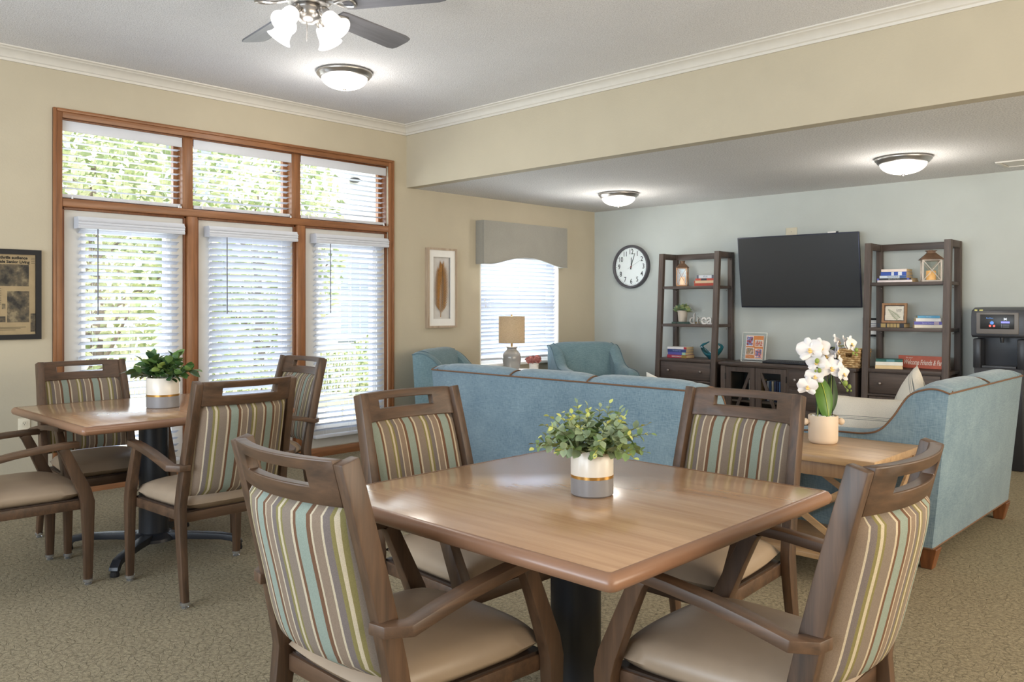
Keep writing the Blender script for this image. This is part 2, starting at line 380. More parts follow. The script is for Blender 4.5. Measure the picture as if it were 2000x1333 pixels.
# ------------------------------------------------------------------ window_2: the smaller window behind the lamp
w2 = sroot('window_2')
y0, y1 = H2[0], H2[1]
cells(B(), 'x', [y0, y0+0.05, y1-0.05, y1], [H2[2], H2[2]+0.05, H2[3]-0.04, H2[3]], [(y0+0.05, y1-0.05, H2[2]+0.05, H2[3]-0.04)], -0.15, -0.09).done('sash', M['white'], w2, 0)
B().b2((-0.14, y0+0.04, 1.25), (-0.09, y1-0.04, 1.30)).done('meeting_rail', M['white'], w2, 0)
B().b2((-0.125, y0+0.045, H2[2]+0.045), (-0.119, y1-0.045, H2[3]-0.035)).done('pane', M['glass'], w2, 0)
B().b2((-0.12, y0-0.01, H2[2]-0.02), (0.035, y1+0.01, H2[2]+0.008), 0.006).done('sill', M['white'], w2)
for a, c in ((y0-0.002, y0+0.012), (y1-0.012, y1+0.002)): B().b2((-0.15, a, H2[2]), (0.003, c, H2[3])).done('reveal', M['white'], w2, 0)

# ------------------------------------------------------------------ blinds
def slat_mat():
    t = NT('white_slat').set(0.45, 0, 0.4); t.b.inputs['Base Color'].default_value = rgb((206, 211, 222))
    tr = t.n('ShaderNodeBsdfTranslucent'); tr.inputs[0].default_value = rgb((232, 238, 250))
    mx = t.n('ShaderNodeMixShader'); mx.inputs[0].default_value = 0.22
    t.l(t.b.outputs[0], mx.inputs[1]); t.l(tr.outputs[0], mx.inputs[2]); t.l(mx.outputs[0], t.out.inputs['Surface'])
    return t.m
M['slat'] = slat_mat()
M['wand'] = plain('grey_wand', (96, 96, 108), 0.4)
M['cord'] = plain('white_cord', (232, 232, 232), 0.8)
def blind(label, ya, yb, ztop, zbot, pitch, tilt, xc, style, group, wand=None, sw=0.05, tassels=()):
    r = thing('window_blind', label, 'blind', (xc, (ya+yb)/2, zbot), 0, group)
    w = yb-ya; h = ztop-zbot
    if style == 'crown':
        vw = w/2+0.022
        p = [(0.062, h-0.012), (0.066, h+0.002), (0.058, h+0.012), (0.066, h+0.020), (0.062, h+0.030), (0.070, h+0.038), (0.056, h+0.052), (0.050, h+0.068), (-0.03, h+0.068), (-0.03, h-0.012)]
        B().prism(p, 'y', -vw, vw).done('valance', M['vinyl'], r, 25)
    else:
        B().b2((0.034, -w/2-0.006, h-0.006), (0.042, w/2+0.004, h+0.066), 0.002).b2((-0.025, -w/2, h+0.02), (0.02, w/2, h+0.06), 0.002).done('valance', M['vinyl'], r)
    n = int((h-0.03)/pitch)
    s0 = sin(radians(tilt)); c0 = cos(radians(tilt)); hw = sw/2
    b = B(); rings = []
    for y in (-w/2+0.004, w/2-0.004):
        ring = []
        for k in (-1, -0.33, 0.33, 1):
            q = 0.0035*(1-k*k)
            ring.append((k*hw*c0-q*s0, y, k*hw*s0+q*c0+0.0015))
        for k in (1, 0.33, -0.33, -1):
            q = 0.0035*(1-k*k)
            ring.append((k*hw*c0-q*s0, y, k*hw*s0+q*c0-0.0015))
        rings.append(ring)
    me = b.loft(rings).mesh('slat', M['slat'], 30)
    for i in range(n): link('slat', me, r, (0, 0, 0.035+(i+0.5)*(h-0.04)/n))
    B().b2((-0.026, -w/2, -0.012), (0.026, w/2, 0.014), 0.004).done('bottom_rail', M['vinyl'], r)
    for f in (-0.36, 0.0, 0.36):
        for dx in (-hw*c0, hw*c0): B().tube([(dx, f*w, 0.01), (dx, f*w, h)], 0.0009, 4).done('ladder_cord', M['cord'], r)
    if wand:
        f, ln = wand
        B().tube([(0.048, f*w, h-0.01), (0.050, f*w, h-ln)], 0.0045, 6).done('tilt_wand', M['wand'], r)
    for f, z in tassels: B().lathe([(0.002, 0.03), (0.006, 0.02), (0.008, 0.0), (0.004, -0.004)], 8, (0.05, f*w, z)).done('cord_tassel', M['cord'], r)
    return r
G1, G2 = 'tall blinds in the lower oak window', 'short blinds in the transom lights'
blind('white slatted blind in the tall window panel behind the leafy plant', -5.715, -5.02, 1.835, 0.15, 0.0475, 26, 0.012, 'crown', G1, (-0.345, 0.605))
blind('white blind nearly closed in the middle tall window panel', -4.785, -4.065, 1.835, 0.15, 0.0475, 47, 0.012, 'crown', G1, (-0.325, 0.605))
blind('white slatted blind in the tall window panel nearest the framed feather', -3.845, -3.125, 1.835, 0.17, 0.0475, 27, 0.012, 'crown', G1, (-0.325, 0.605))
blind('open white blind in the transom light above the leafy plant', -5.808, -4.985, 2.492, 2.045, 0.044, 3, -0.055, 'flat', G2, None, 0.05, ((-0.43, -0.03), (0.47, -0.03), (0.49, -0.03)))
blind('open white blind in the middle transom light', -4.885, -4.055, 2.492, 2.045, 0.044, 8, -0.055, 'flat', G2, None, 0.05, ((-0.43, -0.01), (0.49, -0.03)))
blind('open white blind in the transom light nearest the bulkhead', -3.955, -3.075, 2.492, 2.045, 0.044, 5, -0.055, 'flat', G2, None, 0.05, ((-0.43, -0.01), (0.47, -0.03)))
blind('white blind under the grey cornice behind the table lamp', -1.868, -0.672, 1.80, 0.735, 0.043, 48, -0.045, 'flat', None, None, 0.05, ((-0.46, 0.60), (-0.45, 0.54), (0.45, 0.50)))

# ------------------------------------------------------------------ dining chairs
def ypost(z):
    if z < 0.42: return -0.225-0.060*((0.42-z)/0.42)**1.3
    return -0.225-0.130*((z-0.42)/0.55)**1.15
def dining_chair():
    r = thing('dining_chair', '', 'chair', group='striped dining armchairs')
    for sx in (-1, 1):
        zs = [0.022, 0.14, 0.26, 0.36, 0.42, 0.50, 0.60, 0.72, 0.85, 0.968]
        path = []
        for z in zs:
            k = min(1, z/0.36)
            hw = 0.0135+0.004*k; hd = 0.017+0.010*k - 0.003*max(0, (z-0.5)/0.47)
            path.append(((sx*(0.246-0.006*min(1, z/0.42)-0.018*max(0, (z-0.42)/0.55)), ypost(z), z), hw, hd, (1, 0, 0)))
        leg = B().beam(path).sharp_bevel(0.004, 2).done('rear_leg', M['cwz'], r)
        B().lathe([(0.004, 0), (0.015, 0.0), (0.016, 0.005), (0.011, 0.009), (0.011, 0.013), (0.0205, 0.015), (0.0205, 0.027), (0.006, 0.028)], 14, (sx*0.2455, ypost(0.02), 0)).done('glide', M['chrome'], leg)
        fp = [((sx*0.268, 0.252, 0.022), 0.0145, 0.0165, (1, 0, 0)), ((sx*0.268, 0.252, 0.20), 0.018, 0.021, (1, 0, 0)), ((sx*0.268, 0.250, 0.385), 0.020, 0.027, (1, 0, 0)),
              ((sx*0.269, 0.236, 0.435), 0.020, 0.027, (1, 0, 0)), ((sx*0.274, 0.185, 0.55), 0.018, 0.023, (1, 0, 0)), ((sx*0.277, 0.147, 0.632), 0.017, 0.021, (1, 0, 0)), ((sx*0.278, 0.140, 0.648), 0.017, 0.024, (1, 0, 0))]
        leg = B().beam(fp).sharp_bevel(0.004, 2).done('front_leg', M['cwz'], r)
        B().lathe([(0.004, 0), (0.015, 0.0), (0.016, 0.005), (0.011, 0.009), (0.011, 0.013), (0.0205, 0.015), (0.0205, 0.027), (0.006, 0.028)], 14, (sx*0.268, 0.252, 0)).done('glide', M['chrome'], leg)
        # arm: short return out of the post, a kink, then a long rising curve
        b = B(); ap = [(sx*0.225, -0.278, 0.600), (sx*0.262, -0.274, 0.600), (sx*0.292, -0.240, 0.602), (sx*0.294, -0.16, 0.622), (sx*0.293, -0.06, 0.640), (sx*0.289, 0.05, 0.652), (sx*0.282, 0.14, 0.657), (sx*0.279, 0.205, 0.657)]
        hw = [0.024, 0.024, 0.023, 0.022, 0.022, 0.022, 0.022, 0.021]
        b.beam([(p, 0.0135, w, (0, 0, 1)) for p, w in zip(ap, hw)]).sharp_bevel(0.003, 2).done('arm', M['cwy'], r)
    # seat frame and cushion
    tr = lambda z, e: [(-0.250-e, 0.250+e, z), (0.250+e, 0.250+e, z), (0.222+e, -0.225-e, z), (-0.222-e, -0.225-e, z)]
    B().loft([tr(0.348, 0), tr(0.392, 0)]).sharp_bevel(0.004, 2).done('seat_frame', M['cwx'], r)
    B().loft([tr(0.391, -0.008), tr(0.398, -0.008)]).done('seat_edge_strip', M['seatpipe'], r, 0)
    def seat(u, v, s):
        w = 0.240+0.022*v; e = 1-(1-max(abs(u), abs(v))**6)
        k = (1-abs(u)**3.2)*(1-abs(v)**3.2); sq = 1-0.06*(u*u*v*v)
        x = u*w*sq; y = 0.006+v*0.256*sq
        return (x, y, 0.424+(0.066*k**0.42 if s > 0 else -0.027*min(1, 4*k)**0.5))
    B().pillow(seat, 18, 18).done('seat', M['vinylseat'], r, 80)
    # upholstered back, bowed in plan, leaning with the posts
    bow = lambda x: 0.050*(1-(x/0.236)**2)
    def back(u, v, s):
        z = 0.666+0.200*v; k = (1-abs(u)**4)*(1-abs(v)**4)
        x = u*(0.2125-0.006*v)*(1-0.02*abs(v)**6); y = ypost(z)-bow(x)*0.9
        return (x, y+(0.004+0.030*k**0.5 if s > 0 else -0.004-0.036*k**0.5), z)
    B().pillow(back, 20, 16).done('backrest', M['stripe'], r, 80)
    # top rail with a hand slot
    b = B(); nx = 16; zz = [0.864, 0.906, 0.941, 0.969]; xs = [-0.208+0.416*i/nx for i in range(nx+1)]
    V = {}
    for i, x in enumerate(xs):
        for j, z in enumerate(zz):
            for s in (0, 1): V[i, j, s] = b.bm.verts.new((x, ypost(z)-bow(x)+(0.015 if s else -0.015), z))
    fill = lambda i, j: 0 <= i < nx and 0 <= j < 3 and not (j == 1 and 3 <= i < nx-3)
    for i in range(nx):
        for j in range(3):
            if not fill(i, j): continue
            for s in (0, 1): b.bm.faces.new((V[i, j, s], V[i+1, j, s], V[i+1, j+1, s], V[i, j+1, s]))
            for di, dj, p, q in ((-1, 0, (i, j), (i, j+1)), (1, 0, (i+1, j), (i+1, j+1)), (0, -1, (i, j), (i+1, j)), (0, 1, (i, j+1), (i+1, j+1))):
                if not fill(i+di, j+dj): b.bm.faces.new((V[p[0], p[1], 0], V[q[0], q[1], 0], V[q[0], q[1], 1], V[p[0], p[1], 1]))
    b.sharp_bevel(0.0035, 2, 50).done('top_rail', M['cwx'], r)
    return r
CH = dining_chair()
for i, (x, y, a, lab) in enumerate([
    (4.405, -6.365, 0, 'striped wooden armchair seen from behind, its curved handle rail nearest the camera'),
    (5.082, -5.822, 90, 'striped wooden armchair with brightly lit back at the east edge of the front table'),
    (4.540, -5.210, 180, 'striped wooden armchair beside the orchid table, its seat under the front table'),
    (3.950, -5.720, -90, 'striped wooden armchair facing the eucalyptus pot, directly before the blue sofa back'),
    (2.352, -5.915, 90, 'striped wooden armchair pulled up to the rear table with its back to the front table'),
    (1.745, -6.590, 0, 'striped wooden armchair cut off by the frame, only seat and arms showing'),
    (1.270, -6.000, -90, 'striped wooden armchair between the rear table and the oak window'),
    (1.500, -5.235, 180, 'striped wooden armchair behind the rear table, before the last tall blind')]):
    o = CH if i == 0 else copy_tree(CH)
    o.location = (x, y, 0); o.rotation_euler = (0, 0, radians(a)); o['label'] = lab
    if i == 3:
        for ch in o.children:
            if ch.name.startswith('backrest'): ch.data = ch.data.copy(); ch.data.materials[0] = M['stripe2']

# ------------------------------------------------------------------ dining tables
def dining_table():
    r = thing('dining_table', '', 'table', group='square dining tables')
    B().b2((-0.512, -0.512, 0.722), (0.512, 0.512, 0.755), 0.001).done('tabletop', M['laminate'], r)
    rings = []; H = 0.5335
    pr = [(0.5121, 0.7553), (0.518, 0.7553), (0.526, 0.752), (0.5335, 0.742), (0.5335, 0.730), (0.528, 0.720), (0.518, 0.716), (0.505, 0.717)]
    def ring(h, z):
        pts = []; rr = 0.022*(h-0.50)/0.0335
        for cx, cy2, a0 in ((1, 1, 0), (-1, 1, 90), (-1, -1, 180), (1, -1, 270)):
            for k in range(5):
                a = radians(a0+22.5*k); pts.append((cx*(h-rr)+rr*cos(a), cy2*(h-rr)+rr*sin(a), z))
        return pts
    B().loft([ring(h, z) for h, z in pr], True, False).done('edge_band', M['edge'], r, 60)
    B().b2((-0.26, -0.26, 0.700), (0.26, 0.26, 0.722), 0.004).done('mounting_plate', M['black'], r)
    B().lathe([(0.073, 0.07), (0.073, 0.700)], 32).done('column', M['black'], r)
    B().lathe([(0.075, 0.052), (0.115, 0.056), (0.112, 0.072), (0.09, 0.092), (0.075, 0.098)], 32).done('hub', M['black'], r)
    for k in range(4):
        a = radians(45+90*k); c, s = cos(a), sin(a); u = (-s, c, 0)
        P = lambda d, z: (c*d, s*d, z)
        arm = B().beam([(P(0.05, 0.076), 0.030, 0.020, u), (P(0.2, 0.075), 0.024, 0.017, u), (P(0.36, 0.070), 0.021, 0.015, u), (P(0.42, 0.060), 0.021, 0.016, u), (P(0.447, 0.036), 0.022, 0.016, u), (P(0.450, 0.026), 0.022, 0.016, u)]).sharp_bevel(0.008, 3).done('base_arm', M['black'], r)
        B().lathe([(0.006, 0), (0.020, 0), (0.022, 0.008), (0.018, 0.026)], 14, P(0.447, 0)).done('leveling_foot', M['dark'], arm)
    return r
T = dining_table(); T.location = (4.560, -5.880, 0); T['label'] = 'square maple-topped dining table in the foreground carrying the eucalyptus pot'
T2 = copy_tree(T); T2.location = (1.675, -5.895, 0); T2['label'] = 'square maple-topped dining table near the oak window carrying the leafy green plant'

# ------------------------------------------------------------------ sofas and armchairs
def smooth_path(pts, n=5):
    """Catmull-Rom through the points"""
    P = [Vector(p) for p in pts]; out = []
    for i in range(len(P)-1):
        a, b, c, d = P[max(i-1, 0)], P[i], P[i+1], P[min(i+2, len(P)-1)]
        for k in range(n):
            t = k/n
            out.append(0.5*((2*b)+(c-a)*t+(2*a-5*b+4*c-d)*t*t+(3*b-a-3*c+d)*t**3))
    return out+[P[-1]]
def seating(name, label, cat, width, ncush, group, loc, rz, armprof, backtop, depth, lean=0.075, aw=0.13, fab=None, pipe=None):
    """faces +y; the outer back's top edge lies at y = 0"""
    fab = fab or M['sofa']; pipe = pipe or M['piping']
    r = thing(name, label, cat, loc, rz, group)
    hw = width/2; z0 = 0.105
    yb = lambda z: lean*(1-(z-z0)/(backtop-z0))        # outer back leans outwards to the top
    # outer back panel
    b = B(); rings = []
    for z in (z0, backtop*0.5, backtop-0.01): rings.append([(-hw+0.006, yb(z)-0.003, z), (hw-0.006, yb(z)-0.003, z), (hw-0.006, yb(z)+0.07, z), (-hw+0.006, yb(z)+0.07, z)])
    b.loft(rings).sharp_bevel(0.010, 2).done('outer_back', fab, r)
    # S-curved arms, softly rounded, standing proud at the sides
    top = smooth_path([(0, y, z) for y, z in armprof], 5)
    for sx in (-1, 1):
        xo, xi = sx*hw, sx*(hw-aw)
        rings = []
        for p in top:
            y, z = p.y, p.z; q = 0.022
            lowy = yb(z0)+y*(1-yb(z0)/armprof[-1][0])
            rings.append([(xo, lowy, z0), (xo, y, z-0.012), (xo-sx*0.010, y, z-0.003), (xo-sx*q*1.4, y, z+0.006), ((xo+xi)/2, y, z+0.011), (xi+sx*q*1.2, y, z+0.004), (xi, y, z-q), (xi, lowy, z0)])
        arm = B().loft(rings).done('arm', fab, r, 50)
        fy = armprof[-1][0]
        pts = [(xo+sx*0.001, p.y, p.z-0.006) for p in top]+[(xo+sx*0.001, fy+0.002, armprof[-1][1]*0.6), (xo+sx*0.001, fy+0.002, z0)]
        B().tube(pts, 0.0048, 6).done('arm_piping', pipe, arm)
        B().tube([(xo, yb(z0), z0+0.004), (xo, fy, z0+0.004)], 0.0045, 6).done('base_piping', pipe, arm)
    inner = width-2*aw; cw = inner/ncush
    # inner back cushions rolling over the top edge, with brown piped seams between them
    for i in range(ncush):
        x0, x1 = -inner/2+i*cw, -inner/2+(i+1)*cw
        if i == 0: x0 -= aw*0.55
        if i == ncush-1: x1 += aw*0.55
        prof2 = smooth_path([(0, 0.002, backtop-0.012), (0, 0.004, backtop+0.008), (0, 0.040, backtop+0.030), (0, 0.095, backtop+0.036), (0, 0.150, backtop+0.012), (0, 0.185, backtop-0.07), (0, 0.225, backtop-0.25), (0, 0.255, 0.44)], 4)
        nx = 12; b = B(); rings = []
        for j in range(nx+1):
            f = j/nx; x = x0+(x1-x0)*f; e = 1-abs(2*f-1)**6
            rings.append([(x, p.y, p.z-0.022*(1-e)*(1 if p.z > backtop-0.02 else 0)) if k < len(prof2)-8 else (x, p.y-0.025*(1-e), p.z) for k, p in enumerate(prof2)]+[(x, 0.08, 0.44), (x, 0.06, backtop-0.02)])
        b.loft(rings).done('back_cushion', fab, r, 60)
    for i in range(ncush+1):
        x = -inner/2+i*cw
        if i == 0: x = -inner/2-aw*0.55
        if i == ncush: x = inner/2+aw*0.55
        arc = smooth_path([(x, -0.001, backtop-0.004), (x, 0.030, backtop+0.012), (x, 0.075, backtop+0.020), (x, 0.13, backtop+0.006)], 4)
        B().tube(arc, 0.0045, 6).done('seam_piping', pipe, r)
    B().tube([(-hw, -0.002, backtop-0.010), (hw, -0.002, backtop-0.010)], 0.0048, 6).done('back_piping', pipe, r)
    B().tube([(-hw, yb(z0)-0.002, z0+0.004), (hw, yb(z0)-0.002, z0+0.004)], 0.0045, 6).done('lower_piping', pipe, r)
    # base and seat cushions
    B().b2((-hw+0.03, 0.10, z0), (hw-0.03, depth-0.03, 0.30), 0.01).done('base', fab, r)
    for i in range(ncush):
        x0 = -inner/2+i*cw
        B().b2((x0+0.004, 0.16, 0.29), (x0+cw-0.004, depth, 0.45), 0.045, 4).done('seat_cushion', fab, r, 60)
    for sx in (-1, 1):
        for y, k in ((0.10, -1), (depth-0.11, 1)):
            x = sx*(hw-0.055)
            B().loft([[(x+0.026*a, y-k*0.01+0.026*c, 0) for a, c in ((-1, -1), (1, -1), (1, 1), (-1, 1))], [(x+0.042*a, y+0.042*c, z0) for a, c in ((-1, -1), (1, -1), (1, 1), (-1, 1))]]).sharp_bevel(0.003, 1).done('leg', M['sofaleg'], r)
    return r
SP = [(0.0, 0.878), (0.05, 0.893), (0.11, 0.888), (0.185, 0.850), (0.255, 0.745), (0.32, 0.672), (0.40, 0.645), (0.55, 0.640), (0.72, 0.628), (0.85, 0.600)]
seating('sofa', 'long blue-teal sofa with brown piping, its plain back turned to the dining tables', 'sofa', 2.03, 3, 'blue-teal sofas', (2.935, -4.170, 0), 0, SP, 0.880, 0.86)
seating('sofa', 'shorter blue-teal sofa with pale lit back, standing behind the orchid table', 'sofa', 1.42, 2, 'blue-teal sofas', (4.850, -2.72, 0), pi/2, SP, 0.880, 0.86)
AP = [(0.0, 0.86), (0.05, 0.872), (0.12, 0.862), (0.20, 0.815), (0.28, 0.735), (0.36, 0.675), (0.46, 0.645), (0.58, 0.635), (0.68, 0.625), (0.74, 0.600), (0.76, 0.560)]
M['chairfab'] = fabric('grey_teal_weave', (86, 112, 122), (122, 146, 152))
M['selfwelt'] = plain('grey_teal_welt', (92, 116, 126), 0.9)
seating('armchair', 'pale blue-teal armchair in the corner between the window and the clock wall', 'armchair', 0.76, 1, 'blue-teal armchairs', (0.365, -0.705, 0), radians(-123), AP, 0.865, 0.76, 0.05, 0.115, M['chairfab'], M['selfwelt'])
seating('armchair', 'blue-teal armchair under the framed feather, showing its side over the sofa', 'armchair', 0.74, 1, 'blue-teal armchairs', (0.190, -2.725, 0), radians(-64), AP, 0.865, 0.76, 0.05, 0.115, M['chairfab'], M['selfwelt'])

# ------------------------------------------------------------------ pillows
PILC = (226, 219, 206); PILG = (118, 122, 120)
def pillow(label, size, loc, rot, group='striped throw pillows'):
    st = [(0.0, PILC), (0.30, PILG), (0.318, PILC), (0.36, PILG), (0.372, PILC), (0.42, PILG), (0.438, PILC)]
    if 'pillow' not in M: M['pillow'] = stripes('cream_striped_cotton', st, 0.135, 1, 0.02)
    o = B(); w, h, t = size
    def f(u, v, s):
        k = (1-abs(u)**2.6)*(1-abs(v)**2.6); pin = 0.93+0.07*(abs(u)*abs(v))**2
        su = 1-0.05*(1-v*v)*abs(u)**4; sv = 1-0.07*(1-u*u)*abs(v)**4
        return (u*w/2*su, v*h/2*sv, s*t/2*k**0.6)
    ob = o.pillow(f, 20, 20).done('throw_pillow', M['pillow'], None, 80, loc, rot)
    return tag(ob, label, 'pillow', group)

# ------------------------------------------------------------------ end table between the sofas
et = thing('end_table', 'light oak end table with crossed side braces holding the white orchid', 'table', (4.390, -3.755, 0))
B().b2((-0.345, -0.305, 0.580), (0.345, 0.305, 0.612), 0.003).done('tabletop', M['oaktable'], et)
for lo, hi in (((-0.32, -0.285, 0.515), (0.32, -0.263, 0.580)), ((-0.32, 0.263, 0.515), (0.32, 0.285, 0.580)), ((-0.32, -0.263, 0.515), (-0.298, 0.263, 0.580)), ((0.298, -0.263, 0.515), (0.32, 0.263, 0.580))):
    B().b2(lo, hi, 0.002).done('apron', M['oaktablez'], et)
for sx in (-1, 1):
    for sy in (-1, 1):
        B().loft([[(sx*0.305+a*0.018, sy*0.270+c*0.018, 0) for a, c in ((-1, -1), (1, -1), (1, 1), (-1, 1))], [(sx*0.305+a*0.024, sy*0.270+c*0.024, 0.58) for a, c in ((-1, -1), (1, -1), (1, 1), (-1, 1))]]).sharp_bevel(0.002, 1).done('leg', M['oaktablez'], et)
B().b2((-0.31, -0.27, 0.125), (0.31, 0.27, 0.150), 0.003).done('lower_shelf', M['oaktable'], et)
for sy in (-1, 1):
    for k in (-1, 1):
        B().beam([((-0.285, sy*0.270+k*0.006, 0.335-k*0.175), 0.014, 0.006, (0, 0, 1)), ((0.285, sy*0.270+k*0.006, 0.335+k*0.175), 0.014, 0.006, (0, 0, 1))]).done('cross_brace', M['oaktable'], et)
for sx in (-1, 1):
    for k in (-1, 1):
        B().beam([((sx*0.305+k*0.006, -0.25, 0.335-k*0.175), 0.014, 0.006, (0, 0, 1)), ((sx*0.305+k*0.006, 0.25, 0.335+k*0.175), 0.014, 0.006, (0, 0, 1))]).done('cross_brace', M['oaktable'], et)
pillow('white throw pillow with thin grey stripes lying against the near sofa arm', (0.50, 0.36, 0.17), (4.410, -3.17, 0.625), (radians(76), 0, radians(8)))
pillow('white striped throw pillow peeking out behind the shorter sofa curve', (0.44, 0.44, 0.16), (4.44, -2.74, 0.66), (radians(76), radians(32), radians(-66)))
pillow('striped throw pillow on the long sofa, seen through a chair hand slot', (0.46, 0.44, 0.15), (3.58, -3.80, 0.66), (radians(74), radians(-14), radians(180)))

# ------------------------------------------------------------------ lamp table group
lt = thing('side_table', 'small round white side table under the window holding lamp and pink flowers', 'table', (0.40, -1.72, 0))
B().lathe([(0.02, 0.612), (0.265, 0.612), (0.275, 0.622), (0.275, 0.632), (0.268, 0.640), (0.02, 0.640)], 40).done('tabletop', M['white'], lt)
B().lathe([(0.030, 0.03), (0.026, 0.30), (0.030, 0.612)], 20).done('pedestal', M['white'], lt)
B().lathe([(0.02, 0), (0.18, 0), (0.185, 0.012), (0.06, 0.03), (0.02, 0.034)], 32).done('base', M['white'], lt)
tl = thing('table_lamp', 'grey ceramic jar lamp with a linen drum shade before the window', 'lamp', (0.345, -1.775, 0.640))
M['greyglaze'] = plain('grey_glaze', (150, 148, 146), 0.12, var=0.06, nscale=5, coat=0.3)
lp = smooth_path([(0.045, 0, 0.0), (0.066, 0, 0.006), (0.084, 0, 0.055), (0.094, 0, 0.115), (0.088, 0, 0.165), (0.062, 0, 0.200), (0.050, 0, 0.212), (0.050, 0, 0.226), (0.058, 0, 0.232), (0.056, 0, 0.240), (0.02, 0, 0.242)], 3)
B().lathe([(p.x, p.z) for p in lp], 32).done('jar_base', M['greyglaze'], tl, 60)
M['brass'] = plain('brass', (186, 150, 92), 0.3, 0.8)
B().lathe([(0.011, 0.24), (0.011, 0.272), (0.006, 0.274), (0.006, 0.30), (0.004, 0.53)], 12).done('stem', M['brass'], tl)
def shade_mat():
    t = NT('linen_shade').set(0.9, 0, 0.1)
    v = t.coord((30, 30, 260)); f = t.noise(v, 2, 3); c = t.ramp(f, [(0.3, rgb((178, 164, 142))), (0.7, rgb((206, 193, 172)))])
    t.l(c, t.b.inputs['Base Color'])
    tr = t.n('ShaderNodeBsdfTranslucent'); t.l(c, tr.inputs[0]); mx = t.n('ShaderNodeMixShader'); mx.inputs[0].default_value = 0.5
    t.l(t.b.outputs[0], mx.inputs[1]); t.l(tr.outputs[0], mx.inputs[2]); t.l(mx.outputs[0], t.out.inputs['Surface']); return t.m
M['shade'] = shade_mat()
B().lathe([(0.131, 0.278), (0.131, 0.545), (0.129, 0.545), (0.129, 0.278), (0.131, 0.278)], 40, cap=False).done('drum_shade', M['shade'], tl, 40)
B().ball((0, 0, 0.555), 0.009).done('finial', M['brass'], tl)
bulb = light('lamp_bulb', 'POINT', (0.345, -1.775, 1.05), (0, 0, 0), 3.6, (1.0, 0.95, 0.86), radius=0.03)

def ribbed_pot(parent, r0, r1, h, mat, n=7):
    p = []
    for i in range(n*4+1):
        f = i/(n*4); p.append((r0+(r1-r0)*f+0.0022*sin(f*n*2*pi), f*h))
    return B().lathe([(0.01, 0.0)]+p+[(r1-0.008, h), (r1-0.010, h*0.8), (0.01, h*0.8)], 28).done('pot', mat, parent, 60)
pf = thing('potted_flowers', 'pink silk roses in a small ribbed white pot beside the lamp', 'flowers', (0.545, -1.665, 0.640))
ribbed_pot(pf, 0.042, 0.050, 0.085, M['matwhite'])
M['pink'] = plain('dusty_pink_petal', (186, 124, 118), 0.8, var=0.18, nscale=30)
M['leafdk'] = plain('dark_leaf', (62, 84, 52), 0.5, var=0.2)
for k, (dx, dy, dz, s) in enumerate(((-0.042, 0.0, 0.125, 1), (0.040, -0.02, 0.122, 1.0), (0.0, 0.035, 0.135, 0.95), (0.0, -0.045, 0.112, 0.8))):
    fl = B().ball((dx, dy, dz), 0.020*s, (1, 1, 0.9), 10).done('flower', M['pink'], pf)
    for q in range(9):
        a = q*2.4+k; rr = (0.018+0.0022*q)*s; t = 0.25+0.10*q
        pm = B(); pm.pillow(lambda u, v, sd: (u*0.026*s*(1-0.25*v), (v*0.5+0.5)*0.032*s*0.1+sd*0.0008+0.010*s*(u*u), (v)*0.026*s-0.004*u*u), 6, 4)
        pm.done('petal', M['pink'], fl, 80, (dx+rr*cos(a), dy+rr*sin(a), dz-0.004*q*0.5), (-t*0.9, 0, a-pi/2))
B().ball((0, 0, 0.082), 0.040, (1, 1, 0.3)).done('greenery', M['leafdk'], pf)

# ------------------------------------------------------------------ leaves and potted plants
def leaf_mesh(name, L, Wd, mat, cup=0.15, nl=4, round_=0.0):
    b = B(); rows = []
    for j in range(nl+1):
        f = j/nl; w = Wd/2*(sin(pi*min(1, (f*(0.86+round_)+0.10)))**(0.8)); z = -cup*L*f*f
        if j == nl: w = Wd*0.04
        rows.append([(-w, f*L, z+cup*w*1.2), (0, f*L, z-cup*w*0.3), (w, f*L, z+cup*w*1.2)])
    vv = [[b.bm.verts.new(p) for p in r] for r in rows]
    for a, c in zip(vv, vv[1:]):
        for i in range(2): b.bm.faces.new((a[i], a[i+1], c[i+1], c[i]))
    return b.mesh(name, mat, 80)
def aim(d, roll=0.0):
    """rotation that lays a leaf's y axis along d"""
    d = Vector(d).normalized(); q = d.to_track_quat('Y', 'Z'); return (q.to_matrix() @ Euler((0, roll, 0)).to_matrix()).to_euler()
def band_pot(r, Rr, h, seg=40):
    M.setdefault('potwhite', plain('ivory_glaze', (232, 224, 212), 0.25, var=0.01))
    M.setdefault('potgrey', plain('grey_glaze_band', (140, 138, 140), 0.35, var=0.02))
    M.setdefault('potgold', plain('gold_band', (186, 140, 72), 0.3, 0.7))
    M.setdefault('soil', plain('dark_soil', (48, 42, 36), 0.95))
    B().lathe([(Rr*0.3, 0), (Rr-0.004, 0), (Rr, 0.004), (Rr, h*0.385)], seg).done('grey_base_band', M['potgrey'], r, 40)
    B().lathe([(Rr+0.0004, h*0.385), (Rr+0.0006, h*0.45)], seg).done('gold_band', M['potgold'], r, 40)
    B().lathe([(Rr, h*0.45), (Rr, h-0.003), (Rr-0.002, h), (Rr-0.006, h-0.001), (Rr-0.007, h*0.85), (0.01, h*0.85)], seg, cap=False).done('pot', M['potwhite'], r, 40)
    B().lathe([(0.005, h*0.88), (Rr-0.008, h*0.86)], seg).done('soil', M['soil'], r)
